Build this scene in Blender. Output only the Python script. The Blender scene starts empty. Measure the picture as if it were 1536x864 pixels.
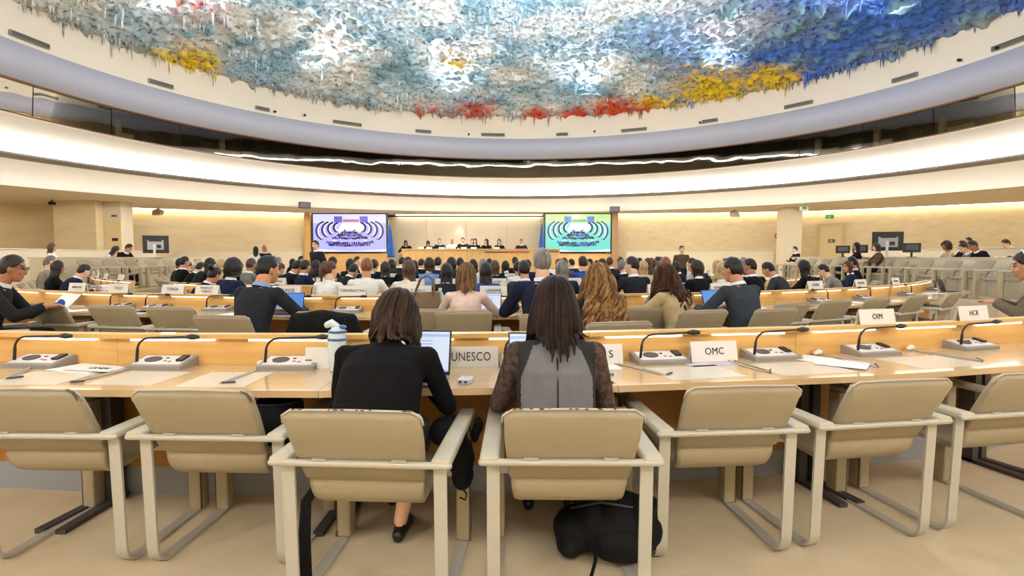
import bpy, bmesh, math, random
import numpy as np
from mathutils import Vector, Matrix, noise
random.seed(11)
SC = bpy.context.scene
COL = SC.collection
R = math.radians
V = Vector
CAMZ, FOC, YH = 1.343, 820.0, 385.0

def lin(c):
    return c / 12.92 if c <= .04045 else ((c + .055) / 1.055) ** 2.4
def rgb(h):
    return tuple(lin(int(h[i:i + 2], 16) / 255) for i in (0, 2, 4)) + (1.0,)

# ---------------------------------------------------------------- materials
MATS = {}
def mat(name, col, rough=.5, metal=0.0, var=0.0, scale=8.0, stretch=(1, 1, 1), bump=0.0, bscale=60.0,
        emit=0.0, spec=.5, coat=0.0, col2=None, sheen=0.0):
    """Principled material; var/col2 mix a second colour through object-space noise, bump adds fine relief."""
    if name in MATS:
        return MATS[name]
    m = bpy.data.materials.new(name); m.use_nodes = True
    nt = m.node_tree; nt.nodes.clear()
    out = nt.nodes.new('ShaderNodeOutputMaterial')
    p = nt.nodes.new('ShaderNodeBsdfPrincipled')
    nt.links.new(p.outputs[0], out.inputs[0])
    c = rgb(col) if isinstance(col, str) else col
    p.inputs['Base Color'].default_value = c
    p.inputs['Roughness'].default_value = rough
    p.inputs['Metallic'].default_value = metal
    p.inputs['Specular IOR Level'].default_value = spec
    p.inputs['Coat Weight'].default_value = coat
    p.inputs['Sheen Weight'].default_value = sheen
    tc = None
    if var or col2 or bump:
        tc = nt.nodes.new('ShaderNodeTexCoord')
        mp = nt.nodes.new('ShaderNodeMapping'); mp.inputs['Scale'].default_value = stretch
        nt.links.new(tc.outputs['Object'], mp.inputs[0])
    if var or col2:
        n = nt.nodes.new('ShaderNodeTexNoise'); n.inputs['Scale'].default_value = scale
        n.inputs['Detail'].default_value = 5; n.inputs['Roughness'].default_value = .6
        nt.links.new(mp.outputs[0], n.inputs[0])
        mx = nt.nodes.new('ShaderNodeMix'); mx.data_type = 'RGBA'
        rp = nt.nodes.new('ShaderNodeMapRange')
        rp.inputs[1].default_value = .32; rp.inputs[2].default_value = .68
        nt.links.new(n.outputs[0], rp.inputs[0]); nt.links.new(rp.outputs[0], mx.inputs[0])
        b = rgb(col2) if isinstance(col2, str) else (col2 or tuple(min(1, x * (1 - var)) for x in c[:3]) + (1,))
        mx.inputs[6].default_value = c; mx.inputs[7].default_value = b
        nt.links.new(mx.outputs[2], p.inputs['Base Color'])
    if bump:
        n2 = nt.nodes.new('ShaderNodeTexNoise'); n2.inputs['Scale'].default_value = bscale
        n2.inputs['Detail'].default_value = 4
        nt.links.new(mp.outputs[0], n2.inputs[0])
        bp = nt.nodes.new('ShaderNodeBump'); bp.inputs['Strength'].default_value = bump
        bp.inputs['Distance'].default_value = .01
        nt.links.new(n2.outputs[0], bp.inputs['Height']); nt.links.new(bp.outputs[0], p.inputs['Normal'])
    if emit:
        p.inputs['Emission Color'].default_value = c
        p.inputs['Emission Strength'].default_value = emit
    MATS[name] = m
    return m

# ---------------------------------------------------------------- mesh builder
class MB:
    def __init__(s):
        s.v = []; s.f = []; s.m = []
    def add(s, vs, fs, mi=0, M=None):
        o = len(s.v)
        s.v += [tuple(M @ V(p)) for p in vs] if M else [tuple(p) for p in vs]
        s.f += [tuple(i + o for i in f) for f in fs]
        s.m += [mi] * len(fs)
        return s
    def box(s, c, d, mi=0, M=None, bev=0.0):
        x, y, z = (d[0] / 2, d[1] / 2, d[2] / 2)
        T = Matrix.Translation(V(c))
        T = M @ T if M else T
        if bev > 0:
            bm = bmesh.new()
            bmesh.ops.create_cube(bm, size=1, matrix=Matrix.Diagonal((d[0], d[1], d[2], 1)))
            bmesh.ops.bevel(bm, geom=bm.edges[:], offset=min(bev, min(d) * .48), segments=2, affect='EDGES', profile=.6)
            bm.verts.index_update()
            s.add([v.co[:] for v in bm.verts], [[v.index for v in f.verts] for f in bm.faces], mi, T)
            bm.free(); return s
        vs = [(a * x, b * y, g * z) for a in (-1, 1) for b in (-1, 1) for g in (-1, 1)]
        fs = [(0, 1, 3, 2), (4, 6, 7, 5), (0, 4, 5, 1), (2, 3, 7, 6), (0, 2, 6, 4), (1, 5, 7, 3)]
        return s.add(vs, fs, mi, T)
    def prism(s, poly, z0, z1, mi=0, M=None):
        """poly: CCW list of (x,y)"""
        n = len(poly)
        vs = [(x, y, z0) for x, y in poly] + [(x, y, z1) for x, y in poly]
        fs = [tuple(range(n - 1, -1, -1)), tuple(range(n, 2 * n))] + [(i, (i + 1) % n, n + (i + 1) % n, n + i) for i in range(n)]
        return s.add(vs, fs, mi, M)
    def extrude_x(s, poly, x0, x1, mi=0, M=None):
        """poly in (y,z), extruded along x"""
        n = len(poly)
        vs = [(x0, y, z) for y, z in poly] + [(x1, y, z) for y, z in poly]
        fs = [tuple(range(n)), tuple(range(2 * n - 1, n - 1, -1))] + [(i, n + i, n + (i + 1) % n, (i + 1) % n) for i in range(n)]
        return s.add(vs, fs, mi, M)
    def loft(s, rings, mi=0, M=None, cap=True, closed=True):
        n = len(rings[0]); vs = [p for r in rings for p in r]; fs = []
        for k in range(len(rings) - 1):
            for i in range(n if closed else n - 1):
                j = (i + 1) % n
                fs.append((k * n + i, k * n + j, (k + 1) * n + j, (k + 1) * n + i))
        if cap:
            fs.append(tuple(range(n - 1, -1, -1)))
            fs.append(tuple(range((len(rings) - 1) * n, len(rings) * n)))
        return s.add(vs, fs, mi, M)
    def tube(s, pts, rad, seg=8, mi=0, M=None, right=None, round_caps=False):
        """swept tube; rad: number or list of r / (rx, ry)"""
        pts = [V(p) for p in pts]
        if not isinstance(rad, (list, tuple)): rad = [rad] * len(pts)
        rad = [r if isinstance(r, (tuple, list)) else (r, r) for r in rad]
        rings = []; pu = None
        n = len(pts)
        for i, p in enumerate(pts):
            d = (pts[min(i + 1, n - 1)] - pts[max(i - 1, 0)])
            d = d.normalized() if d.length > 1e-9 else V((0, 0, 1))
            if right is not None:
                u = V(right) - d * d.dot(V(right))
            elif pu is None:
                u = d.orthogonal()
            else:
                u = pu - d * d.dot(pu)
            if u.length < 1e-6: u = d.orthogonal()
            u.normalize(); pu = u; w = d.cross(u)
            def ring(c, k):
                return [c + u * (math.cos(2 * math.pi * q / seg) * rad[i][0] * k) + w * (math.sin(2 * math.pi * q / seg) * rad[i][1] * k) for q in range(seg)]
            mr = min(rad[i])
            if round_caps and i == 0:
                rings.append(ring(p - d * mr * .95, .25)); rings.append(ring(p - d * mr * .65, .75))
            rings.append(ring(p, 1))
            if round_caps and i == n - 1:
                rings.append(ring(p + d * mr * .65, .75)); rings.append(ring(p + d * mr * .95, .25))
        return s.loft(rings, mi, M)
    def ball(s, c, r, seg=12, rings=8, mi=0, M=None):
        r = r if isinstance(r, (tuple, list)) else (r, r, r)
        rr = []
        for k in range(rings + 1):
            t = math.pi * (k + .02) / (rings + .04)
            rr.append([(c[0] + r[0] * math.sin(t) * math.cos(2 * math.pi * q / seg), c[1] + r[1] * math.sin(t) * math.sin(2 * math.pi * q / seg), c[2] - r[2] * math.cos(t)) for q in range(seg)])
        return s.loft(rr, mi, M)
    def cyl(s, c, r, h, seg=20, mi=0, M=None, axis='z', r2=None):
        r2 = r if r2 is None else r2
        a = []
        for k, (z, q) in enumerate(((-h / 2, r), (h / 2, r2))):
            ring = []
            for i in range(seg):
                t = 2 * math.pi * i / seg
                x, y = q * math.cos(t), q * math.sin(t)
                ring.append({'z': (c[0] + x, c[1] + y, c[2] + z), 'y': (c[0] + x, c[1] - z, c[2] + y), 'x': (c[0] + z, c[1] + x, c[2] + y)}[axis])
            a.append(ring)
        return s.loft(a, mi, M)
    def mesh(s, name, mats=(), smooth=False):
        me = bpy.data.meshes.new(name)
        me.from_pydata(s.v, [], s.f)
        for m in mats: me.materials.append(m)
        if any(s.m): me.polygons.foreach_set('material_index', s.m)
        if smooth is True:
            me.polygons.foreach_set('use_smooth', [True] * len(s.f))
        me.update()
        if smooth == 'auto':
            me.polygons.foreach_set('use_smooth', [True] * len(s.f))
            sharp_by_angle(me, 38)
        return me
    def build(s, name, mats, parent=None, smooth=False, loc=None):
        if not isinstance(mats, (list, tuple)): mats = [mats]
        return link(name, s.mesh(name, mats, smooth), parent, loc)

def sharp_by_angle(me, deg):
    bm = bmesh.new(); bm.from_mesh(me); t = R(deg)
    for e in bm.edges:
        e.smooth = not (len(e.link_faces) == 2 and e.calc_face_angle(0) > t)
    bm.to_mesh(me); bm.free()

def link(name, me, parent=None, loc=None, M=None):
    o = bpy.data.objects.new(name, me); COL.objects.link(o)
    if parent: o.parent = parent
    if loc: o.location = loc
    if M is not None: o.matrix_local = M
    return o
def tag(o, label=None, cat=None, group=None, kind=None):
    if label: o['label'] = label
    if cat: o['category'] = cat
    if group: o['group'] = group
    if kind: o['kind'] = kind
    return o
def struct(name, mb, mats, smooth=False):
    return tag(mb.build(name, mats, None, smooth), kind='structure')
def thing(name, label, cat, loc=(0, 0, 0), rotz=0.0, group=None):
    o = link(name, None, None, loc); o.rotation_euler = (0, 0, rotz)
    return tag(o, label, cat, group)
KIDS = {}
def kids(o):
    return [c for c in bpy.data.objects if c.parent == o]
def copy_tree(o, tree=None):
    """copy a thing with its parts and sub-parts; tree = [(part, [subparts])]"""
    c = o.copy(); COL.objects.link(c)
    for ch, subs in tree:
        d = ch.copy(); COL.objects.link(d); d.parent = c
        for g in subs:
            e = g.copy(); COL.objects.link(e); e.parent = d
    return c
def tree_of(o):
    return [(c, kids(c)) for c in kids(o)]
class Proto:
    """first placing moves the prototype itself, later ones copy it"""
    def __init__(s, root): s.root = root; s.tree = tree_of(root); s.used = False
    def place(s, loc, rotz, label, group=None, cat=None):
        o = s.root if not s.used else copy_tree(s.root, s.tree)
        s.used = True
        o.location = loc; o.rotation_euler = (0, 0, rotz)
        o['label'] = label
        if group: o['group'] = group
        elif 'group' in o: del o['group']
        return o

# rows of desks are arcs about C0, the ceiling rings about RC
C0 = V((-1.3, 18.0)); RC = V((0.25, 9.9))
def arc(rad, a, z=0.0):
    return V((C0.x + rad * math.sin(a), C0.y - rad * math.cos(a), z))
def on_arc(rad, px, guess=None):
    """where the sight line through image column px meets the arc of radius rad"""
    k = (px - 768) / FOC
    A = k * k + 1; B = -2 * (k * C0.x + C0.y); Cc = C0.x ** 2 + C0.y ** 2 - rad * rad
    D = B * B - 4 * A * Cc
    D = max(D, 0.0)
    ys = [(-B - math.sqrt(D)) / (2 * A), (-B + math.sqrt(D)) / (2 * A)]
    y = ys[0] if guess is None else min(ys, key=lambda q: abs(q - guess))
    a = math.atan2(k * y - C0.x, C0.y - y)
    return V((k * y, y, 0)), a
def text_mesh(s, size, name='lettering', depth=.0008, xs=1.0):
    cu = bpy.data.curves.new('t', 'FONT'); cu.body = s; cu.size = size; cu.align_x = 'CENTER'; cu.align_y = 'CENTER'
    cu.extrude = depth; cu.resolution_u = 3; cu.space_character = 1.06
    o = bpy.data.objects.new('t', cu); COL.objects.link(o)
    dg = bpy.context.evaluated_depsgraph_get(); dg.update()
    me = bpy.data.meshes.new_from_object(o.evaluated_get(dg))
    bpy.data.objects.remove(o); bpy.data.curves.remove(cu)
    me.name = name
    if xs != 1.0:
        for v in me.vertices: v.co.x *= xs
    return me
EXPO = 0.0
DOWNP = 60; UPP = 2200; BACKP = 80; SOFP = 58; COVE = 48.0; COVE2 = 40.0; WASH = 14.0
ORD = ['first', 'second', 'third', 'fourth', 'fifth', 'sixth', 'seventh', 'eighth', 'ninth', 'tenth', 'eleventh', 'twelfth', 'thirteenth', 'fourteenth', 'fifteenth', 'sixteenth', 'seventeenth', 'eighteenth', 'nineteenth', 'twentieth', 'twenty-first', 'twenty-second', 'twenty-third', 'twenty-fourth', 'twenty-fifth', 'twenty-sixth', 'twenty-seventh', 'twenty-eighth', 'twenty-ninth', 'thirtieth', 'thirty-first', 'thirty-second', 'thirty-third', 'thirty-fourth', 'thirty-fifth', 'thirty-sixth', 'thirty-seventh', 'thirty-eighth', 'thirty-ninth', 'fortieth', 'forty-first', 'forty-second', 'forty-third', 'forty-fourth', 'forty-fifth', 'forty-sixth', 'forty-seventh', 'forty-eighth', 'forty-ninth', 'fiftieth']
# ================================================================ camera
cam = bpy.data.objects.new('camera', bpy.data.cameras.new('camera')); COL.objects.link(cam)
cam.data.sensor_width = 36; cam.data.sensor_fit = 'HORIZONTAL'
cam.data.lens = 36 * FOC / 1536
cam.location = (0, 0, CAMZ)
cam.rotation_euler = (R(90) + math.atan((YH - 432) / FOC), 0, 0)
cam.data.clip_start = .05; cam.data.clip_end = 200
SC.camera = cam
SC.view_settings.view_transform = 'Standard'; SC.view_settings.look = 'None'
SC.view_settings.gamma = 1; SC.view_settings.use_curve_mapping = False
SC.view_settings.exposure = EXPO
w = bpy.data.worlds.new('room_air'); SC.world = w; w.use_nodes = True
w.node_tree.nodes['Background'].inputs[0].default_value = (.9, .93, 1, 1)
w.node_tree.nodes['Background'].inputs[1].default_value = .02

# ================================================================ materials of the setting
M_carpet = mat('carpet', 'd3c2a4', .95, var=.12, scale=3, bump=.5, bscale=260, col2='c9b796')
M_white = mat('plaster_white', 'f1ece4', .8)
M_cream = mat('plaster_cream', 'e6dccb', .8, var=.03, scale=.6)
M_lav = mat('fascia_grey', 'abacb9', .55)
M_lip = mat('lip_shade_grey', '8f8a85', .7)  # shade on the underside of the cove step, put into the base colour
M_soff = mat('soffit_beige', 'dacdb6', .8)
M_wall = mat('maple_wall', 'd6c39c', .55, scale=1.3, stretch=(.6, .6, 3), col2='cbb68c', bump=.15, bscale=9)
M_stone = mat('stone_wall', 'd2c09c', .65, scale=2.0, stretch=(1, 1, 2.5), col2='c4b086', bump=.2, bscale=6)
M_goldtrim = mat('bronze_trim', '8a6a44', .4, .3)
M_led = mat('led_white', (1, .985, .96, 1), .5, emit=COVE)
M_led2 = mat('led_white_upper', (1, .985, .96, 1), .5, emit=COVE2)
M_ledwarm = mat('led_warm', (1, .92, .74, 1), .5, emit=WASH)
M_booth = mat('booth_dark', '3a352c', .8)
M_boothpost = mat('booth_post', 'a88f62', .7)
def glass_mat():
    m = bpy.data.materials.new('booth_glass'); m.use_nodes = True; nt = m.node_tree; nt.nodes.clear()
    out = nt.nodes.new('ShaderNodeOutputMaterial'); mx = nt.nodes.new('ShaderNodeMixShader')
    tr = nt.nodes.new('ShaderNodeBsdfTransparent'); tr.inputs[0].default_value = (.55, .56, .52, 1)
    gl = nt.nodes.new('ShaderNodeBsdfGlossy'); gl.inputs['Roughness'].default_value = .02; gl.inputs[0].default_value = (.9, .88, .8, 1)
    lw = nt.nodes.new('ShaderNodeFresnel'); lw.inputs[0].default_value = 1.6
    nz = nt.nodes.new('ShaderNodeTexNoise'); nz.inputs['Scale'].default_value = .8
    tc = nt.nodes.new('ShaderNodeTexCoord'); nt.links.new(tc.outputs['Object'], nz.inputs[0])
    bp = nt.nodes.new('ShaderNodeBump'); bp.inputs['Strength'].default_value = .05; bp.inputs['Distance'].default_value = .1
    nt.links.new(nz.outputs[0], bp.inputs['Height']); nt.links.new(bp.outputs[0], gl.inputs['Normal'])
    ad = nt.nodes.new('ShaderNodeMath'); ad.operation = 'ADD'; ad.inputs[1].default_value = .02
    nt.links.new(lw.outputs[0], ad.inputs[0])
    nt.links.new(ad.outputs[0], mx.inputs[0]); nt.links.new(tr.outputs[0], mx.inputs[1]); nt.links.new(gl.outputs[0], mx.inputs[2])
    nt.links.new(mx.outputs[0], out.inputs[0]); return m
M_glass = glass_mat()

# ================================================================ floor and outer walls
mb = MB()
mb.add([(-40, -14, 0), (40, -14, 0), (40, 40, 0), (-40, 40, 0)], [(0, 1, 2, 3)])
struct('floor', mb, M_carpet)
SOF = CAMZ + 2.24                       # soffit height
wallpts = [(-25.5, 14.0), (-24.0, 20.5), (-22.2, 23.0), (-20.0, 23.9), (-18.0, 25.3), (-15.2, 26.9), (-11.0, 28.6), (-9.9, 28.9)]
wr = [(4.9, 29.0), (6.4, 29.0), (11.0, 28.4), (15.1, 27.4), (18.9, 24.6), (21.4, 22.6), (24.0, 19.0), (25.5, 14.0)]
def wallstrip(pts, z0, z1, thick=.25):
    mb = MB(); n = len(pts); P = [V(p) for p in pts]; vs = []
    for i, p in enumerate(P):
        d = (P[min(i + 1, n - 1)] - P[max(i - 1, 0)]).normalized(); nn = V((-d.y, d.x))
        q = p + nn * thick
        vs += [(p.x, p.y, z0), (p.x, p.y, z1), (q.x, q.y, z1), (q.x, q.y, z0)]
    fs = []
    for i in range(n - 1):
        for k in range(4):
            a, b = i * 4 + k, i * 4 + (k + 1) % 4
            fs.append((a, a + 4, b + 4, b))
    fs += [(0, 1, 2, 3), tuple(4 * (n - 1) + k for k in (3, 2, 1, 0))]
    return mb.add(vs, fs)
struct('wall_left', wallstrip(wallpts, 0, SOF), M_wall)
struct('wall_right', wallstrip(wr, 0, SOF), M_stone)
struct('wall_rear', wallstrip([(25.5, 14.0), (23, 2), (15, -5), (0, -7.5), (-15, -5), (-23, 2), (-25.5, 14.0)], 0, SOF), M_wall)
# wall behind the podium, set back between the two screens
struct('wall_back', wallstrip([(-9.9, 29.6), (4.9, 29.6)], 0, SOF - .1), mat('podium_wall', 'bfb39c', .7, var=.06, scale=.5))

def ring_rev(profile, mi=None, seg=144, a0=0.0, a1=360.0, c=RC):
    """revolve [(r, z), ...] about the room axis"""
    mb = MB(); n = int(seg * (a1 - a0) / 360); full = abs(a1 - a0 - 360) < 1e-6
    rings = []
    for k in range(n + (0 if full else 1)):
        t = R(a0 + (a1 - a0) * k / n)
        rings.append([(c.x + r * math.sin(t), c.y + r * math.cos(t), z) for r, z in profile])
    m = len(profile); vs = [p for q in rings for p in q]; fs = []; ms = []
    L = len(rings)
    for k in range(L if full else L - 1):
        k2 = (k + 1) % L
        for i in range(m - 1):
            fs.append((k * m + i, k * m + i + 1, k2 * m + i + 1, k2 * m + i)); ms.append(mi[i] if mi else 0)
    mb.v = vs; mb.f = fs; mb.m = ms
    return mb
H = CAMZ
# flat beige soffit from the lower lip out to the walls
struct('ceiling_soffit', ring_rev([(17.75, SOF), (17.75, SOF + .06), (34, SOF + .06), (34, SOF), (17.75, SOF)]), M_soff)
# two stepped white light coves: each lip, coloured grey for its shade, hides a continuous LED line washing the white surface beside it
struct('trim_1', ring_rev([(17.75, SOF), (17.73, SOF + .02), (17.66, H + 2.45), (17.45, H + 2.66), (17.0, H + 2.85), (16.2, H + 2.96), (14.8, H + 3.0), (13.2, H + 3.0)]), M_white, True)
struct('trim_2', ring_rev([(13.2, H + 3.0), (13.2, H + 2.43), (13.15, H + 2.415), (12.66, H + 2.43), (12.63, H + 2.45), (12.63, H + 2.50)]), M_lip)
struct('trim_3', ring_rev([(12.66, H + 2.60), (12.55, H + 2.70), (12.3, H + 2.78), (11.9, H + 2.83), (11.3, H + 2.865), (10.46, H + 2.885)]), M_white, True)
struct('trim_4', ring_rev([(10.46, H + 2.885), (10.40, H + 2.885), (10.385, H + 2.91), (10.43, H + 2.922)]), M_goldtrim)
tag(ring_rev([(13.215, H + 2.50), (13.215, H + 2.68)]).build('cove_light', M_led, None), 'lower white light line of the round cove behind the shade-grey lip', 'light')
tag(ring_rev([(12.64, H + 2.50), (12.66, H + 2.60)]).build('cove_light', M_led2, None), 'upper white light line of the round cove above the shade-grey lip', 'light')
# drum above the glass: fascia and cream collar
struct('trim_5', ring_rev([(10.36, H + 3.55), (10.30, H + 3.53), (10.27, H + 3.56)]), M_goldtrim)
struct('trim_6', ring_rev([(10.36, H + 3.56), (10.27, H + 3.56), (10.12, H + 4.24), (10.16, H + 4.26)]), M_lav, True)
struct('trim_7', ring_rev([(10.16, H + 4.26), (10.10, H + 4.50), (10.03, H + 4.80), (9.98, H + 5.05), (9.98, H + 5.3)]), M_cream, True)
# interpreters' gallery behind the glass
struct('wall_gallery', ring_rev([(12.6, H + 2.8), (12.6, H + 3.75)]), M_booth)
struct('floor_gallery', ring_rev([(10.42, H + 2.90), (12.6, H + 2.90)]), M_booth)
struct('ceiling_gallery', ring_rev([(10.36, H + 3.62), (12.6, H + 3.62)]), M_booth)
NP = 38
for k in range(NP):
    a0 = 360 * (k + .5) / NP; a1 = 360 * (k + 1.5) / NP
    mid = (a0 + a1) / 2; mid = mid - 360 if mid > 180 else mid
    if abs(mid) > 112: continue
    mb = ring_rev([(10.420, H + 2.925), (10.357, H + 3.555)], None, 144 * 4, a0 + .06, a1 - .06)
    struct('window_%d' % (k + 1), mb, M_glass, True)
for k, (deg, ln) in enumerate(((-52, .5), (-66, .35), (-80, .6), (52, .5), (60, .3), (68, .6), (76, .4), (84, .5))):
    t = R(deg); p = V((RC.x + 11.7 * math.sin(t), RC.y + 11.7 * math.cos(t), H + 2.90))
    th = thing('booth_partition', 'pale post with side board inside the dark gallery, %s from centre, %s side' % (['nearest', 'second', 'third', 'fourth', 'fifth'][(k if k < 3 else k - 3)], 'left' if deg < 0 else 'right'), 'partition', p, -t)
    m2 = MB(); m2.box((0, 0, .36), (.16, .12, .72)); m2.build('post', M_boothpost, th)
    m2 = MB(); m2.box((ln / 2 + .08, .02, .2), (ln, .04, .4), 0, None, .01); m2.build('side_board', M_boothpost, th)

# ================================================================ painted relief ceiling
def dome():
    nr, na = 190, 720
    rr = np.linspace(0.0, 1.0, nr) ** .8 * 10.05
    aa = np.linspace(-math.pi, math.pi, na, endpoint=False)
    vs = []; cols = []
    def mixc(a, b, t):
        t = max(0, min(1, t)); return tuple(x + (y - x) * t for x, y in zip(a, b))
    white = rgb('f6fafc')[:3]; sky = rgb('a9d6f5')[:3]; teal = rgb('7fa9b8')[:3]; grey = rgb('97a29c')[:3]
    blue = rgb('3f74d2')[:3]; deep = rgb('3b3f9e')[:3]; yel = rgb('f0ca22')[:3]; red = rgb('d6502a')[:3]; sand = rgb('b9ae9c')[:3]
    for r in rr:
        for a in aa:
            x = r * math.sin(a); y = r * math.cos(a)
            q = V((x, y, 0)); e = r / 10.05
            rise = 1.25 * (1 - e ** 2.2)
            n1 = noise.noise(q * .45); n2 = noise.noise(q * 1.3 + V((7, 3, 1))); n3 = noise.noise(q * 4.2 + V((2, 9, 4)))
            n4 = noise.noise(q * 8.0 + V((1, 1, 8)))
            sp = max(0, n3 + .15) ** 2 * .28 + max(0, n2) ** 2 * .25 + max(0, n4) * .10
            z = H + 5.0 + rise - sp * (.45 + .35 * e) - .04 * abs(n4)
            vs.append((RC.x + x, RC.y + y, z))
            c = mixc(white, sky, .45 + 1.1 * n1 + .5 * n2)
            c = mixc(c, blue, (x - 1.6) / 5.2 + .6 * n1 - .12)
            c = mixc(c, deep, max(0, n2 - .28) * 1.2 * (1 if x > -1 else .3))
            c = mixc(c, teal, max(0, n3 * .8 + n2 * .8 - .10) * 1.9)
            c = mixc(c, grey, max(0, (e - .86) * 4.2) * (.55 + n2))
            c = mixc(c, sand, max(0, (e - .955) * 22) * (.8 if x < 4.5 else .1))
            def blob(cx, cy, rad): return max(0, 1 - math.hypot(x - cx, y - cy) / rad)
            yy = max(blob(6.0, 7.3, 1.9), blob(4.4, 8.6, 1.0), blob(7.2, 6.2, 1.2), .9 * blob(-8.6, 4.6, 1.2), .55 * blob(-2.0, 6.6, .8), .4 * blob(-6, 1, 1.2))
            c = mixc(c, yel, (yy * 1.6 + n3 * .9 - .15) if yy > 0 else 0)
            rd = max(blob(3.3, 9.2, 1.3), blob(2.0, 9.7, .9), .9 * blob(.6, 9.8, .8), .75 * blob(-1.5, 9.4, 1.1), .5 * blob(-3.2, 9.3, 1.0), .6 * blob(4.3, 8.9, .7), .5 * blob(-7.2, 2.5, .8))
            c = mixc(c, red, (rd * 1.7 + n3 * .9 - .2) if rd > 0 else 0)
            cols.append(c + (1,))
    fs = []
    for i in range(nr - 1):
        for j in range(na):
            k = (j + 1) % na
            fs.append((i * na + j, i * na + k, (i + 1) * na + k, (i + 1) * na + j))
    # hanging drips of plaster, mostly towards the rim
    rnd = random.Random(5); nb = len(vs)
    for t in range(2300):
        a = rnd.uniform(-1.75, 1.75)
        e = 1 - rnd.random() ** 1.7 * .75 if t > 700 else rnd.uniform(.965, 1.0)
        r = e * 10.02
        x = r * math.sin(a); y = r * math.cos(a)
        if noise.noise(V((x * .8, y * .8, 4))) < (-.05 if e < .96 else -.25): continue
        zb = H + 5.02 + 1.25 * (1 - e ** 2.2)
        L = rnd.uniform(.08, .26) * (1 if rnd.random() < .86 else 1.8); w_ = rnd.uniform(.03, .075)
        o = len(vs); i0 = min(nr - 1, int((e ** 1.25) * (nr - 1))); j0 = int((a + math.pi) / (2 * math.pi) * na) % na
        cc = cols[i0 * na + j0]
        sg = 5
        for q in range(sg):
            th = 2 * math.pi * q / sg
            vs.append((RC.x + x + w_ * math.cos(th), RC.y + y + w_ * math.sin(th), zb + .02)); cols.append(cc)
        for q in range(sg):
            th = 2 * math.pi * q / sg
            vs.append((RC.x + x + w_ * .4 * math.cos(th), RC.y + y + w_ * .4 * math.sin(th), zb - L * .45)); cols.append(cc)
        vs.append((RC.x + x, RC.y + y, zb - L)); cols.append(cc)
        for q in range(sg):
            k = (q + 1) % sg
            fs.append((o + q, o + k, o + sg + k, o + sg + q)); fs.append((o + sg + q, o + sg + k, o + 2 * sg))
    me = bpy.data.meshes.new('ceiling'); me.from_pydata(vs, [], fs)
    at = me.color_attributes.new('paint', 'FLOAT_COLOR', 'POINT')
    at.data.foreach_set('color', np.array(cols, dtype=np.float32).ravel())
    me.polygons.foreach_set('use_smooth', [True] * len(fs))
    m = bpy.data.materials.new('painted_relief'); m.use_nodes = True; nt = m.node_tree
    p = nt.nodes['Principled BSDF']; p.inputs['Roughness'].default_value = .75
    ca = nt.nodes.new('ShaderNodeVertexColor'); ca.layer_name = 'paint'
    tc = nt.nodes.new('ShaderNodeTexCoord')
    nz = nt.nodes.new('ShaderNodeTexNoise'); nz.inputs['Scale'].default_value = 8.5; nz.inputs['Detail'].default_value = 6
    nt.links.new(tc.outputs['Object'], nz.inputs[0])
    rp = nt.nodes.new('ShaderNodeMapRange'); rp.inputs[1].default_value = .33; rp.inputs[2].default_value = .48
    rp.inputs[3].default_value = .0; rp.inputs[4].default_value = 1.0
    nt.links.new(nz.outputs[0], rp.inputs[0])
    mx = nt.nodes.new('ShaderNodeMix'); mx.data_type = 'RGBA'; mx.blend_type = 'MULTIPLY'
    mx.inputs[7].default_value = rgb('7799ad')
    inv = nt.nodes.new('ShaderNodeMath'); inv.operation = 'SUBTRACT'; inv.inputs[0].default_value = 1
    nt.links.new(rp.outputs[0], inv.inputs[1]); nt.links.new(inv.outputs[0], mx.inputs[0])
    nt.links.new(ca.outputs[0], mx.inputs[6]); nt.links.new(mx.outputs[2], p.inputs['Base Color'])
    bp = nt.nodes.new('ShaderNodeBump'); bp.inputs['Strength'].default_value = .55; bp.inputs['Distance'].default_value = .06
    nt.links.new(nz.outputs[0], bp.inputs['Height']); nt.links.new(bp.outputs[0], p.inputs['Normal'])
    me.materials.append(m)
    tag(link('ceiling', me), kind='structure')
dome()
# small air vents at the foot of the cream collar
M_vent = mat('vent_grey', '8d877b', .6); M_dark = mat('slot_dark', '2c2a28', .7)
def ceil_at(px, r):
    k = (px - 768) / FOC; A = k * k + 1; B = -2 * (k * RC.x + RC.y); C_ = RC.x ** 2 + RC.y ** 2 - r * r
    y = (-B + math.sqrt(B * B - 4 * A * C_)) / (2 * A)
    return V((k * y, y)), math.atan2(k * y - RC.x, y - RC.y)
for i, (px, wd) in enumerate(((62, .8), (252, .62), (400, .42), (525, .95), (637, .55), (740, .85), (842, .42), (948, .88), (1060, .5), (1190, .8), (1345, .6), (1500, .8))):
    p, t = ceil_at(px, 10.10)
    th = thing('air_vent', 'slim grey air vent at the foot of the cream ceiling collar, %s from the left' % ORD[i], 'vent', (p.x, p.y, H + 4.38), -t, 'air vents around the ceiling collar')
    m2 = MB(); m2.box((0, -.005, 0), (wd, .05, .105), 0, None, .008); m2.build('frame', M_vent, th)
    m2 = MB()
    for q in range(4): m2.box((0, -.035, -.033 + q * .022), (wd - .05, .012, .008))
    m2.build('slats', M_dark, th)
for i, (px, zz) in enumerate(((418, 4.36), (462, 4.42), (704, 4.36), (890, 4.42), (1046, 4.36), (1425, 4.38), (1480, 4.36))):
    p, t = ceil_at(px, 10.08)
    th = thing('ceiling_sensor', 'tiny black sensor dot on the cream ceiling collar, %s from the left' % ORD[i], 'sensor', (p.x, p.y, H + zz), -t, 'sensor dots on the ceiling collar')
    m2 = MB(); m2.cyl((0, -.02, 0), .035, .05, 12, axis='y'); m2.build('cap', M_dark, th)
    m2 = MB(); m2.cyl((0, -.05, 0), .018, .03, 10, axis='y'); m2.build('lens', mat('gloss_black', '0c0c0d', .15), th)

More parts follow.
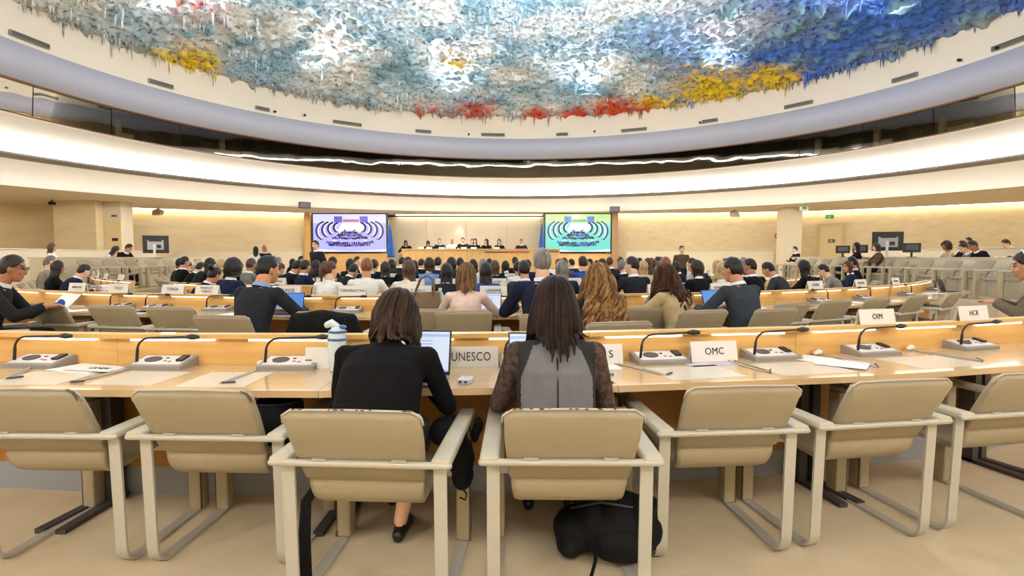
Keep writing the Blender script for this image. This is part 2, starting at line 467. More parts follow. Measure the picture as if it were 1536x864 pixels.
# ================================================================ light
def area(name, loc, rot, size, power, col, sy=None, shape='DISK'):
    l = bpy.data.lights.new(name, 'AREA'); l.shape = shape; l.size = size
    if sy: l.shape = 'RECTANGLE'; l.size_y = sy
    l.energy = power; l.color = col
    o = bpy.data.objects.new(name, l); COL.objects.link(o); o.location = loc; o.rotation_euler = rot
    return o
for k in range(8):                       # added unseen fill lamps shining down from under the relief ceiling
    t = 2 * math.pi * (k + .5) / 8
    area('fill_downlight', (RC.x + 6.5 * math.sin(t), RC.y + 6.5 * math.cos(t), H + 5.0), (0, 0, 0), .9, DOWNP, (1, .99, .98))
area('fill_downlight', (RC.x, RC.y, H + 5.6), (0, 0, 0), 1.2, DOWNP, (1, .99, .98))  # one more added fill lamp in the middle
for k in range(12):                      # spotlights on the collar crossing the relief ceiling
    t = 2 * math.pi * (k + .5) / 12
    p = V((RC.x + 9.75 * math.sin(t), RC.y + 9.75 * math.cos(t), H + 4.36))
    q = V((RC.x - 2.0 * math.sin(t), RC.y - 2.0 * math.cos(t), H + 6.0))
    l = bpy.data.lights.new('uplight', 'SPOT'); l.energy = UPP; l.color = (.95, .98, 1); l.spot_size = R(64); l.spot_blend = 1; l.shadow_soft_size = .15
    o = bpy.data.objects.new('uplight', l); COL.objects.link(o); o.location = p; o.rotation_euler = (q - p).to_track_quat('-Z', 'Y').to_euler()
for k in range(14):                      # recessed downlights in the flat soffit
    t = R(-130 + 260 * (k + .5) / 14)
    area('fill_downlight', (RC.x + 19.6 * math.sin(t), RC.y + 17.6 * math.cos(t), SOF - .01), (0, 0, 0), .5, SOFP, (1, .97, .93))
for k, (x, y) in enumerate(((-4, -1.5), (0, -2.2), (4, -1.5), (-8, 0), (8, 0))):   # added unseen fill lamps behind the front row, brightening the near floor
    area('fill_downlight', (x, y, SOF - .02 if math.hypot(x - RC.x, y - RC.y) > 17 else H + 2.35), (0, 0, 0), .8, BACKP, (1, .97, .93))
for px, pw in ((643, 12), (689, 38), (738, 8)):   # small spots grazing the podium wall
    l = bpy.data.lights.new('wall_spot', 'SPOT'); l.energy = pw; l.color = (1, .97, .95); l.spot_size = R(50); l.spot_blend = .6; l.shadow_soft_size = .04
    o = bpy.data.objects.new('wall_spot', l); COL.objects.link(o); x = (px - 768) / FOC * 29.4
    o.location = (x + .15, 29.28, SOF - .28); o.rotation_euler = (V((-.25, .30, -1))).to_track_quat('-Z', 'Y').to_euler()
# warm LED line washing the wall tops
def ledline(pts, off, name, label):
    mb = MB(); P = [V(p) for p in pts]; n = len(P); vs = []
    for i, p in enumerate(P):
        d = (P[min(i + 1, n - 1)] - P[max(i - 1, 0)]).normalized(); nn = V((d.y, -d.x))
        a = p + nn * off; b = p + nn * (off + .10)
        vs += [(a.x, a.y, SOF - .035), (b.x, b.y, SOF - .035), (b.x, b.y, SOF - .002), (a.x, a.y, SOF - .002)]
    fs = []
    for i in range(n - 1):
        for k in range(4):
            a, b = i * 4 + k, i * 4 + (k + 1) % 4
            fs.append((a, b, b + 4, a + 4))
    mb.add(vs, fs + [(3, 2, 1, 0), tuple(4 * (n - 1) + k for k in range(4))])
    tag(mb.build(name, M_ledwarm), label, 'light')
ledline(wallpts[4:], .12, 'wall_washer', 'warm light line along the top of the left wall')
ledline(wallpts[:3], .12, 'wall_washer', 'warm light line over the far left wall bay')
ledline(wr, .12, 'wall_washer', 'warm light line along the top of the right stone wall')
ledline([(-6.2, 29.6), (1.6, 29.6)], .10, 'wall_washer', 'warm light line over the podium wall between the screens')
# ================================================================ furniture materials
M_wood = mat('beech_veneer', 'd8ae6a', .42, scale=1.5, stretch=(1, 14, 14), col2='cb9c55', coat=.15)
M_woodcap = mat('beech_cap', 'ddb56e', .4, scale=1.5, stretch=(1, 14, 14), col2='d0a459', coat=.15)
M_top = mat('desk_top', 'd2b58c', .22, scale=1.2, stretch=(1, 10, 10), col2='c7a77b', coat=.5)
M_mod = mat('modesty_wood', 'a8742f', .55, scale=1.5, stretch=(1, 12, 12), col2='976524')
M_plinth = mat('plinth_grey', '8e9298', .7)
M_iron = mat('support_dark', '3b3835', .5)
M_strip = mat('desk_light', (1, .96, .86, 1), .5, emit=2.4)
M_shell = mat('chair_shell', '988b71', .55, var=.08, scale=6, bump=.12, bscale=220)
M_arm = mat('chair_arm', 'b9b09b', .5, var=.05, scale=9)
M_post = mat('chair_post', 'a3967b', .5)
M_steel = mat('chair_steel', 'b5b2a6', .42, .2)
M_scuff = mat('scuff_dark', '54473a', .8)
M_unit = mat('unit_grey', '8d8983', .4)
M_face = mat('unit_face', 'e2dfe2', .35)
M_blk = mat('mic_black', '1d1b1b', .45)
M_grl = mat('grille_grey', '55565c', .6, bump=.6, bscale=900)
M_btn = mat('button_red', 'c2586a', .5)
M_paper = mat('paper_white', 'f1efee', .7)
M_plate = mat('plate_white', 'e4e0db', .55)
M_ink = mat('ink_black', '1c1b1c', .6)
M_cable = mat('cable_white', 'b7ae9f', .45)

# ================================================================ desks
ROWS = [15.56, 12.56, 10.5, 8.15, 5.9, 3.7]
DEPTH = .62; PAN = .915
def desk_proto(rad, da, full=True):
    """one desk unit on the arc of radius rad, da = angular width; local +Y looks to the podium, origin on floor at front edge middle"""
    root = thing('conference_desk', 'desk', 'desk')
    e = .0012
    wf = rad * math.tan(da / 2) - e; wb = (rad - DEPTH) * math.tan(da / 2) - e
    def wx(y): return wf + (wb - wf) * y / DEPTH
    m = MB(); m.prism([(-wf, 0), (wf, 0), (wb, DEPTH), (-wb, DEPTH)], .708, .74); m.build('table_top', M_top, root)
    m = MB(); a, b = wx(.585), wx(.615)
    m.prism([(-a, .585), (a, .585), (b, .615), (-b, .615)], .7405, PAN - .025); m.build('privacy_panel', M_wood, root)
    m = MB(); a, b = wx(.545), wx(.625)
    m.prism([(-a, .545), (a, .545), (b, .625), (-b, .625)], PAN - .025, PAN); m.build('panel_cap', M_woodcap, root)
    m = MB(); a, b = wx(.575), wx(.600)
    m.prism([(-a, .575), (a, .575), (b, .600), (-b, .600)], .16, .7075); m.build('modesty_panel', M_mod, root)
    m = MB(); a, b = wx(.58), wx(.60)
    m.prism([(-a, .58), (a, .58), (b, .60), (-b, .60)], 0, .159); m.build('plinth', M_plinth, root)
    n = max(1, round(2 * wb / .75))
    for k in range(n):
        x = (k + .5 - n / 2) * (2 * wb / n)
        m = MB(); m.box((x, .562, PAN - .031), (.46, .028, .011)); 
        o = m.build('light_strip', M_strip, root)
    if full:
        for sx in (-1, 1):
            m = MB(); xx = sx * (wx(.6) - .032)
            m.box((xx, .34, .685), (.05, .42, .042)); m.box((xx, .49, .345), (.05, .10, .68))
            m.box((xx, .34, .012), (.05, .44, .024))
            m.build('support', M_iron, root)
    return Proto(root)
DESKSEGS = []
def desk_row(ri, bounds, full, phrase):
    rad = ROWS[ri]
    for bi, (a0, a1, n) in enumerate(bounds):
        da = (a1 - a0) / n; pr = desk_proto(rad, R(da), full)
        for k in range(n):
            a = R(a0 + (k + .5) * da)
            c = arc(rad * 1.0, a)
            o = pr.place(c, a, '', 'desks of the ' + phrase)
            DESKSEGS.append((ri, a, o))
desk_row(0, [(-13.6, 21.8, 7)], True, 'front row')
desk_row(1, [(-36, 49, 13)], False, 'second row')
desk_row(2, [(-62, -33, 4), (-26, 60, 11)], False, 'third row')
desk_row(3, [(-75, -38, 4), (-21, 70, 10)], False, 'fourth row')
desk_row(4, [(-84, -44, 3), (-22, 76, 7)], False, 'fifth row')
desk_row(5, [(-24, 24, 2)], False, 'sixth row')
RN = ['front row', 'second row', 'third row', 'fourth row', 'fifth row', 'sixth row']
for ri in range(6):
    L = sorted([d for d in DESKSEGS if d[0] == ri], key=lambda d: d[1])
    for i, (_, a, o) in enumerate(L):
        o['label'] = 'beech desk unit with light-strip panel, %s, %s from the left' % (RN[ri], ORD[i])

# ================================================================ armchair
def chair_proto():
    root = thing('conference_chair', 'chair', 'chair')
    t = .006
    for sx in (-1, 1):                  # flat steel strip: rear upright bending into the floor runner
        x = sx * .285; pts = []
        pts.append((0.0, .598)); pts.append((.018, .10))
        for q in range(6):
            th = math.pi + (math.pi / 2) * q / 5
            pts.append((.098 + .08 * math.cos(th), .088 + .08 * math.sin(th)))
        pts.append((.60, .008))
        rings = []
        for i, (y, z) in enumerate(pts):
            p0 = V(pts[max(i - 1, 0)]); p1 = V(pts[min(i + 1, len(pts) - 1)]); d = (p1 - p0).normalized(); n = V((d.y, -d.x))
            A = V((y, z)) + n * t; B = V((y, z)) - n * t
            rings.append([(x - .024, A.x, A.y), (x + .024, A.x, A.y), (x + .024, B.x, B.y), (x - .024, B.x, B.y)])
        m = MB(); m.loft(rings); m.build('leg', M_steel, root, 'auto')
        m = MB(); m.box((x, .575, .30), (.062, .085, .571), 0, None, .008)
        o = m.build('front_post', M_post, root, True)
        m2 = MB(); m2.box((x + sx * .0325, .575 - .036, .29), (.004, .010, .55)); m2.build('post_edge', M_scuff, o)
        m = MB(); m.box((x + sx * .012, .283, .604), (.072, .680, .034), 0, None, .012)
        m.build('armrest', M_arm, root, True)
    m = MB(); m.tube([(-.325, -.048, .598), (.325, -.048, .598)], .0135, 10, round_caps=True); m.build('rear_rail', M_steel, root, True)
    # upholstered shell: one bent sheet, wide at the top of the back
    prof = []                            # (y, z, half width)
    prof += [(-.128, .808, .243), (-.122, .793, .248), (-.070, .70, .242), (-.014, .60, .234), (.022, .53, .226)]
    for q in range(7):
        th = math.pi - .22 + (math.pi / 2 + .14) * q / 6
        prof.append((.135 + .095 * math.cos(th), .500 + .095 * math.sin(th), .222 - .003 * q))
    prof += [(.25, .412, .21), (.40, .425, .215), (.50, .428, .215), (.535, .418, .21)]
    rings = []; th_ = .019
    n = len(prof)
    for i, (y, z, hw) in enumerate(prof):
        p0 = V(prof[max(i - 1, 0)][:2]); p1 = V(prof[min(i + 1, n - 1)][:2]); d = (p1 - p0).normalized(); nn = V((-d.y, d.x))
        ring = []
        c = V((y, z)); e = .6 if i in (0, n - 1) else 1.0
        hwi = hw - (.030 if i == 0 else (.006 if i == 1 else 0)) - (.02 if i == n - 1 else 0)
        for (fx, fn) in ((-1, .35), (-.985, .9), (-.9, 1.05), (0, 1.1), (.9, 1.05), (.985, .9), (1, .35), (1, -.35), (.985, -.8), (.9, -.95), (0, -1.0), (-.9, -.95), (-.985, -.8), (-1, -.35)):
            q = c + nn * (fn * th_ * e)
            ring.append((fx * hwi, q.x, q.y))
        rings.append(ring)
    m = MB(); m.loft(rings); sh = m.build('seat_shell', M_shell, root, True)
    m = MB()                             # piping seam along the upper rim
    m.tube([(-.249, -.110, .765), (-.245, -.122, .793), (-.212, -.130, .815), (0, -.131, .818), (.212, -.130, .815), (.245, -.122, .793), (.249, -.110, .765)], .0045, 6); m.build('piping', M_arm, sh, True)
    for sx in (-.145, .145):
        m = MB(); m.box((sx, -.040, .614), (.052, .040, .006)); m.box((sx, .012, .603), (.052, .006, .028)); m.build('clip', M_steel, root)
    m = MB(); m.box((-.245, .42, .395), (.05, .05, .03)); m.box((.245, .42, .395), (.05, .05, .03)); m.box((0, .42, .385), (.54, .03, .02)); m.build('seat_rail', M_steel, root)
    return Proto(root)
CH = chair_proto(); CHT = None
CHAIRS = []
def put_chair(x, y, rz, label, group, z=0, sc=1.0):
    o = CH.place((x, y, z), rz, label, group); o.scale = (sc,) * 3; CHAIRS.append(o); return o
FRONT = [(-1.97, 2.284, -1.5, 'empty beige armchair cut off by the left edge, front row'),
 (-1.264, 2.26, -2.5, 'empty beige armchair second from the left in the front row'),
 (-.547, 1.975, -3.5, 'beige armchair with chipped top edge in which the person in the black cardigan sits'),
 (.215, 1.99, -.5, 'beige armchair in which the person in the grey vest and lace sleeves sits'),
 (.94, 2.33, 5, 'empty beige armchair just right of the black backpack in the front row'),
 (1.657, 2.44, 9, 'empty beige armchair second from the right in the front row'),
 (2.40, 2.60, 10, 'beige armchair cut off by the right edge of the picture in the front row')]
SEATED0 = []
for i, (x, y, a, l) in enumerate(FRONT):
    SEATED0.append(put_chair(x, y, R(a), l, 'front row armchairs'))
# worn scuffs on the rim of the two used chairs
for i, c in ((2, SEATED0[2]), (3, SEATED0[3])):
    sh = [k for k in kids(c) if k.name.startswith('seat_shell')][0]
    rnd = random.Random(i); m = MB()
    for q in range(11):
        x = rnd.uniform(-.21, .21); w_ = rnd.uniform(.003, .016)
        m.box((x, -.1335 + rnd.uniform(-.004, .002), .8195), (w_, .007, .004), 0, None, .0015)
    m.build('scuff_marks', M_scuff, sh)
for i, sx in ((0, 1), (1, 1)):
    sh = [k for k in kids(SEATED0[i]) if k.name.startswith('seat_shell')][0]
    m = MB(); m.tube([(sx * .205, -.136, .816), (sx * .232, -.138, .806), (sx * .243, -.137, .788), (sx * .246, -.134, .770)], [.003, .006, .005, .002], 6); m.build('scuff_marks', M_scuff, sh)

# ================================================================ microphone unit
def mic_proto(mir=1):
    root = thing('microphone_unit', 'mic', 'microphone')
    m = MB(); m.extrude_x([(-.06, 0), (.06, 0), (.06, .040), (-.06, .016)], -.115, .115); m.build('base', M_unit, root)
    S_ = Matrix.Translation((0, 0, .0285)) @ Matrix.Rotation(math.atan2(.024, .12), 4, 'X')
    m = MB(); m.box((.0, 0, .0012), (.20, .094, .0022), 0, S_); fp = m.build('face_plate', M_face, root)
    m = MB(); m.cyl((-.04 * mir, .004, .004), .034, .004, 24, 0, S_ @ Matrix.Diagonal((1, .8, 1, 1))); m.build('speaker_grille', M_grl, root)
    m = MB(); m.box((.08 * mir, .012, .006), (.030, .055, .010), 0, S_, .003); m.build('card_slot', M_blk, root)
    for (x, y, c) in ((.012, .018, M_blk), (.02, -.012, M_unit), (.037, .010, M_face), (.042, -.018, M_btn)):
        m = MB(); m.box((x * mir, y, .0035), (.012, .008, .003), 0, S_); m.build('button', c, root)
    pts = [(-.095 * mir, -.02, .024)]
    for q in range(9):
        th = math.pi - (math.pi / 2) * q / 8
        pts.append(((-.035 + .055 * math.cos(th)) * mir, -.02, .075 + .050 * math.sin(th)))
    pts += [(.03 * mir, -.02, .127), (.125 * mir, -.022, .130)]
    m = MB(); m.tube(pts, [.006, .006] + [.0045] * (len(pts) - 2), 8); g = m.build('gooseneck', M_blk, root, True)
    m = MB(); m.tube([(.118 * mir, -.022, .130), (.140 * mir, -.022, .1305), (.165 * mir, -.022, .130)], [(.007), (.0125), (.009)], 10, round_caps=True); m.build('windscreen', M_blk, g, True)
    for o in kids(root):
        for c in kids(o): c.data.transform(Matrix.Scale(1.32, 4))
        o.data.transform(Matrix.Scale(1.32, 4))
    return Proto(root)
MICR = mic_proto(1); MICL = mic_proto(-1)
def on_desk(ri, a, y, z=.74, x=0.0):
    """point on the desk of row ri at angle a, y behind the front edge"""
    return arc(ROWS[ri] - y, a + x / (ROWS[ri] - y), z)
def ang_px(ri, px, y=.45):
    return on_arc(ROWS[ri] - y, px)[1]
for i, px in enumerate((52, 238, 432, 607, 790, 992, 1160, 1312, 1462)):
    a = ang_px(0, px, .50)
    # desks are straight units: sit the thing on the chord
    MICR.place(on_desk(0, a, .505, .7402), a, 'grey microphone unit with black gooseneck on the front desk, %s from the left' % ORD[i], 'front row microphones')
i = 0
for px in (178, 232, 325, 438, 520, 600, 760, 905, 990, 1100):
    a = ang_px(1, px, .50); i += 1
    MICR.place(on_desk(1, a, .505, .7402), a, 'microphone unit bending right on the second-row desk, %s from the left' % ORD[i - 1], 'second row microphones')
for q, px in enumerate((1232, 1298, 1362, 1400)):
    a = ang_px(1, px, .50)
    MICL.place(on_desk(1, a, .505, .7402), a, 'microphone unit bending left, right end of second-row desk, %s of four' % ORD[q], 'second row microphones')
for ri, degs in ((2, [-60, -56, -52, -48, -44, -40, -36] + list(range(-24, 62, 5))), (3, [-72, -64, -57, -50, -42] + list(range(-18, 70, 7)))):
    for q, d in enumerate(degs):
        (MICR if d < 15 else MICL).place(on_desk(ri, R(d), .505, .7402), R(d), 'small gooseneck microphone unit on the %s desk, %s from the left' % (RN[ri], ORD[q]), RN[ri] + ' microphones')

# ================================================================ name plates (folded white boards)
def plate(ri, px, s, label, w=.285, h=.105, top=False, size=.052, xs=.95, tilt=12, y=None, a=None, dz=0, twist=0):
    a = ang_px(ri, px, .6 if top else .53) if a is None else a
    root = thing('name_plate', label, 'name plate', on_desk(ri, a, (.585 if top else .50) if y is None else y, (PAN if top else .7402) + dz), a + R(twist))
    m = MB(); t = math.tan(R(tilt)) * h
    m.extrude_x([(-t - .002, 0), (-.002 - t + .0035, 0), (.0015, h), (-.002, h)], -w / 2, w / 2)
    m.extrude_x([(.0, h - .001), (.003, h - .001), (t + .004, 0), (t, 0)], -w / 2, w / 2)
    m.build('card', M_plate, root)
    if s:
        lines = s.split('|'); 
        for li, q in enumerate(lines):
            o = link('lettering', text_mesh(q, size, xs=xs), root)
            zz = h * .5 + (len(lines) - 1) * size * .5 - li * size * 1.05
            o.location = (0, -.0038 - t * (1 - zz / h), zz); o.rotation_euler = (R(90 - tilt), 0, 0)
            o.data.materials.append(M_ink)
    return root
plate(0, 706, 'UNESCO', 'white name plate reading UNESCO on the front desk', .30, .110, size=.068, xs=.78)
plate(0, 893, '         S', 'white name plate with only a final S showing, beside the person in the grey vest', .30, .112, size=.062)
plate(0, 1068, 'OMC', 'white name plate reading OMC on the front desk', .285, .115, size=.056, xs=.9)
plate(0, 1313, 'OIM', 'white name plate reading OIM standing on the front desk panel', .275, .095, True, .05, .85)
plate(0, 1457, 'HCR', 'white name plate reading HCR standing on the front desk panel', .275, .095, True, .048, .85)
plate(0, 487, '', 'blank white plate half hidden by the person in the black cardigan', .2, .112)
ROW2P = [(118, 'TIMOR-LESTE', .034), (180, 'TOGO', .05), (261, 'TONGA', .05), (312, 'TRINITE-ET-|TOBAGO', .036), (433, 'TUNISIE', .05), (529, 'TURKMENISTAN', .042), (627, 'TUVALU', .05), (740, 'UKRAINE', .046), (988, 'VANUATU', .05), (1080, 'VENEZUELA', .044), (1221, 'ZAMBIE', .05), (1289, 'ZIMBABWE', .042), (1341, 'OBSERVATEUR', .03)]
for px, s, sz in ROW2P:
    plate(1, px, s, 'white name plate reading %s on the second-row desk panel' % s.replace('|', ' '), .30, .105, True, sz, .85)
for px, s in ((417, 'DOMINIQUE'), (489, 'MYANMAR'), (547, 'NAURU'), (622, 'NEPAL'), (668, 'NICARAGUA'), (745, 'NIGER'), (858, 'NIGERIA'), (943, 'OMAN'), (1120, 'OUGANDA')):
    plate(2, px, s, 'small white name plate reading %s on the third-row desk panel' % s, .29, .105, True, .046 if len(s) < 8 else .038, .85)
for px, s in ((404, 'CUBA'), (534, 'EGYPTE'), (585, 'EQUATEUR'), (768, 'DOMINICAINE'), (941, 'MALDIVES'), (986, 'MALI'), (1062, 'MALTE')):
    plate(3, px, s, 'tiny white name plate reading %s, fourth row, %s' % (s, 'left of the grey-haired head' if px < 800 else 'right of the bald head'), .29, .105, True, .046 if len(s) < 8 else .036, .85)
for px, s in ((690, 'GEORGIE'), (981, 'GABON'), (1005, 'GHANA')):
    plate(4, px, s, 'tiny white name plate reading %s on the fifth-row desk panel' % s, .29, .105, True, .044, .85)
for q, d in enumerate((-60, -55, -50, -45, -41, -36)):
    plate(2, 0, '', 'blank-looking white name plate on the left block of the third row, %s from the left' % ORD[q], .29, .105, True, a=R(d))
# wheelchair-symbol sticker on the front desk panel
a = ang_px(0, 128, .585)
root = thing('wheelchair_sign', 'small blue square sign with white wheelchair symbol on the front desk panel', 'sign', on_desk(0, a, .583, .80), a)
m = MB(); m.box((0, 0, 0), (.066, .0015, .066)); m.build('panel', mat('sign_blue', '27458f', .5), root)
m = MB(); m.cyl((.0, -.0015, .024), .006, .002, 12, axis='y')
m.tube([(-.002, -.0015, .016), (0, -.0015, -.003), (.014, -.0015, -.003), (.020, -.0015, -.02), (.026, -.0015, -.018)], .0028, 6)
m.tube([(-.001, -.0015, .008), (.012, -.0015, .008)], .0024, 6)
m.tube([(-.005 + .016 * math.cos(t), -.0015, -.010 + .016 * math.sin(t)) for t in [R(120) + R(250) * k / 14 for k in range(15)]], .0022, 6)
m.build('symbol', M_paper, root)
# ================================================================ raised side tiers
M_tier = mat('tier_cream', 'd0c4aa', .6, var=.05, scale=2)
TZ = .45
def slab(x0, x1, y0, y1, z0, z1): 
    return MB().box(((x0 + x1) / 2, (y0 + y1) / 2, (z0 + z1) / 2), (x1 - x0, y1 - y0, z1 - z0))
struct('floor_right', slab(9.2, 26, 10.3, 23.5, .002, TZ), M_carpet)
struct('floor_left', slab(-25, -10.05, 13.75, 22.2, .002, TZ), M_carpet)
struct('floor_stage', slab(-7.2, 3.6, 24.35, 29.3, .002, .85), M_carpet)
def tier_desk(x, y0, y1, top, sgn, label, z0=TZ):
    """long straight desk along Y; sgn = side (x direction) its front panel looks to"""
    root = thing('tier_desk', label, 'desk', (x, (y0 + y1) / 2, z0))
    L = y1 - y0; h = top - z0
    MB().box((0, 0, (h - .03) / 2), (.035, L, h - .03)).build('front_panel', M_tier, root)
    MB().box((-sgn * .26, 0, h - .015), (.60, L, .03), 0, None, .005).build('desk_top', M_tier, root)
    for s in (-1, 1):
        MB().box((-sgn * .27, s * (L / 2 - .03), (h - .031) / 2), (.49, .04, h - .031)).build('side_panel', M_tier, root)
    return root
tier_desk(10.95, 10.6, 21.4, 1.33, -1, 'long cream desk behind the empty chairs on the right tier')
tier_desk(13.5, 12.0, 22.2, 1.60, -1, 'rearmost cream desk on the right tier below the stone wall')
tier_desk(-11.75, 13.9, 21.5, 1.33, 1, 'long cream desk behind the empty chairs on the left tier')
tier_desk(-14.2, 14.2, 21.8, 1.58, 1, 'rearmost cream desk on the left tier')
def wall_desk(x0, x1, y, top, label):
    root = thing('gallery_desk', label, 'desk', ((x0 + x1) / 2, y, 0)); L = x1 - x0
    MB().box((0, 0, (top - .04) / 2), (L, .05, top - .04)).build('front_panel', M_tier, root)
    MB().box((0, .2, top - .02), (L + .04, .5, .04), 0, None, .006).build('desk_top', M_tier, root)
    for s in (-1, 1): MB().box((s * (L / 2 - .03), .2, (top - .041) / 2), (.04, .34, top - .041)).build('side_panel', M_tier, root)
wall_desk(5.4, 12.2, 25.6, 1.60, 'long cream gallery desk under the right stone wall')
wall_desk(-15.6, -9.9, 25.4, 1.58, 'long cream gallery desk under the left wall')

# ================================================================ podium
M_pod = mat('podium_wood', 'd6b071', .45, scale=1.2, stretch=(12, 1, 1), col2='c99f5b')
root = thing('podium_desk', 'long light wood podium desk with dark slot and red stripe', 'desk', (-1.37, 24.0, 0))
MB().box((0, .28, 1.665), (6.95, .66, .05), 0, None, .01).build('desk_top', M_pod, root)
for k, (a, b) in enumerate(((-3.46, -.62), (-.61, .40), (.41, 2.35), (2.36, 3.46))):
    MB().box(((a + b) / 2, 0.02 + (.03 if k % 2 else 0), .82), (b - a, .05, 1.638)).build('front_panel', M_pod, root)
MB().box((1.15, -.012, 1.54), (1.95, .016, .05)).build('slot', mat('slot_brown', '5a3a22', .6), root)
MB().box((1.60, -.026, 1.545), (.75, .012, .055)).build('red_stripe', mat('stripe_red', 'c8341c', .5), root)
MB().box((2.95, -.012, 1.56), (.9, .016, .03)).build('slot', MATS['slot_brown'], root)
for k, px in enumerate((632, 644, 663, 696, 711, 745)):
    x = (px - 768) / FOC * 24.15
    t = thing('name_plate', 'tiny white name plate on the podium desk, %s from the left' % ORD[k], 'name plate', (x, 24.12, 1.6902), 0, 'podium name plates')
    MB().extrude_x([(-.03, 0), (.03, 0), (.002, .07), (-.002, .07)], -.13, .13).build('card', M_plate, t)
# wall panel joints behind the podium
for k, px in enumerate((580, 640, 700, 760, 815)):
    x = (px - 768) / FOC * 29.5
    MBo = MB().box((x, 29.585, 2.1), (.03, .02, 2.6)); struct('trim_%d' % (20 + k), MBo, mat('joint_tan', 'b3a07c', .7))

# ================================================================ screens
def emis(name, col, st=1.0):
    m = mat(name, 'ffffff', .5); p = m.node_tree.nodes['Principled BSDF'] if 'Principled BSDF' in m.node_tree.nodes else [n for n in m.node_tree.nodes if n.type == 'BSDF_PRINCIPLED'][0]
    p.inputs['Base Color'].default_value = (0, 0, 0, 1); p.inputs['Roughness'].default_value = .3
    p.inputs['Emission Color'].default_value = rgb(col); p.inputs['Emission Strength'].default_value = st
    return m
def big_screen(px0, px1, y, label, pal):
    x0, x1 = (px0 - 768) / FOC * y, (px1 - 768) / FOC * y
    zc0, zc1 = 1.60, 3.53; cx, cz = (x0 + x1) / 2, (zc0 + zc1) / 2; W, Hh = x1 - x0, zc1 - zc0
    root = thing('video_screen', label, 'screen', (cx, y, cz))
    MB().box((0, .05, 0), (W + .16, .10, Hh + .10), 0, None, .01).build('bezel', mat('bezel_black', '1a1a22', .4), root)
    mats = [emis('px_%s_%d' % (pal[0], i), c, 1.15) for i, c in enumerate(pal[1:])]
    bg, white, dark, mid, accent, top = range(6)
    m = MB(); w, h = W / 2, Hh / 2; yy = -.002
    def quad(pts, mi, d): m.add([(u * w, yy - d, v * h) for u, v in pts], [tuple(range(len(pts)))], mi)
    quad([(-1, -1), (1, -1), (1, 1), (-1, 1)], bg, 0)
    quad([(-1, .52), (1, .52), (1, 1), (-1, 1)], top, .001)
    quad([(-.42, .55), (-.2, .55), (-.2, .88), (-.42, .88)], mid, .002); quad([(.28, .55), (.5, .55), (.5, .88), (.28, .88)], mid, .002)
    quad([(-.18, .58), (.26, .58), (.26, .72), (-.18, .72)], accent, .002)
    quad([(-.35, .05), (.4, .05), (.3, .5), (-.22, .5)], white, .002)
    rnd = random.Random(3)
    def band(c, rx, ry, a0, a1, t, mi, d, n=14):
        A = [(c[0] + rx * math.cos(R(a0 + (a1 - a0) * k / n)), c[1] + ry * math.sin(R(a0 + (a1 - a0) * k / n))) for k in range(n + 1)]
        B = [(c[0] + (rx - t) * math.cos(R(a0 + (a1 - a0) * k / n)), c[1] + (ry - t) * math.sin(R(a0 + (a1 - a0) * k / n))) for k in range(n + 1)]
        for k in range(n): quad([A[k], B[k], B[k + 1], A[k + 1]], mi, d)
    for s in (-1, 1):                       # curved side rows
        for q in range(4):
            cx, cy = s * (.66 - .125 * q), .10 + .06 * q; rx, ry = .22 - .035 * q, .46 - .08 * q
            a0, a1 = (100, 245) if s < 0 else (80, -65)
            band((cx, cy), rx + .055, ry + .07, a0, a1, .085, mid, .003 + q * .0004); band((cx, cy), rx, ry, a0, a1, .036, white, .0032 + q * .0004)
            for k in range(11):
                a = R(a0 + (a1 - a0) * (k + .5) / 11); u = cx + (rx + .04) * math.cos(a); v = cy + (ry + .04) * math.sin(a)
                quad([(u - .024, v - .05), (u + .024, v - .045), (u + .018, v + .055), (u - .018, v + .055)], dark, .0034 + q * .0004)
            a = R(a1); u, v = cx + rx * math.cos(a), cy + ry * math.sin(a)
            quad([(u - .03, v - .05), (u + .03, v - .05), (u + .03, v + .01), (u - .03, v + .01)], accent, .0036 + q * .0004)
    for q, (v, hw) in enumerate(((.0, .2), (-.14, .3), (-.30, .46), (-.56, .62), (-.68, .55))):
        band((0, v + .6), 1.1 * hw + .02, .62, 225, 315, .05, white if q % 2 else dark, .005 + q * .0004)
        for k in range(int(26 * hw) + 5):
            u = -hw + 2 * hw * k / (int(26 * hw) + 4); z = v + .03 + .12 * u * u + rnd.uniform(-.02, .02); e = rnd.uniform(.024, .04)
            quad([(u - e, z - .07), (u + e, z - .07), (u + e * .8, z + .03), (u, z + .075), (u - e * .8, z + .03)], rnd.choice((dark, dark, mid)), .008)
    quad([(-1, -1), (1, -1), (1, -.86), (0, -.98), (-1, -.84)], white, .009)
    m.build('picture', mats, root)
    return root
big_screen(471, 580, 28.3, 'large video screen left of the podium showing the hall in purple tones', ('l', 'b8b6f0', 'f2f2ff', '1c1a52', '6a56c8', 'b06a8a', 'd9d8f6'))
big_screen(818, 915, 28.3, 'large video screen right of the podium showing the hall in green tones', ('r', '6fd8c8', 'e8fbff', '0f2038', '2b74c0', '3d9f6a', 'bfe08a'))
M_frame = mat('screen_surround', 'cdb78e', .6)
for k, px in enumerate((462, 922)):
    x = (px - 768) / FOC * 28.2
    struct('trim_%d' % (30 + k), MB().box((x, 28.45, SOF / 2), (.30, .5, SOF - .002)), M_wood if k == 0 else mat('surround_brown', 'a07e58', .6))
# wall pieces under the screens
struct('wall_screen_left', MB().box((-8.2, 28.55, .75), (4.2, .3, 1.5)), M_wood)
struct('wall_screen_right', MB().box((3.5, 28.55, .75), (3.8, .3, 1.5)), M_wood)

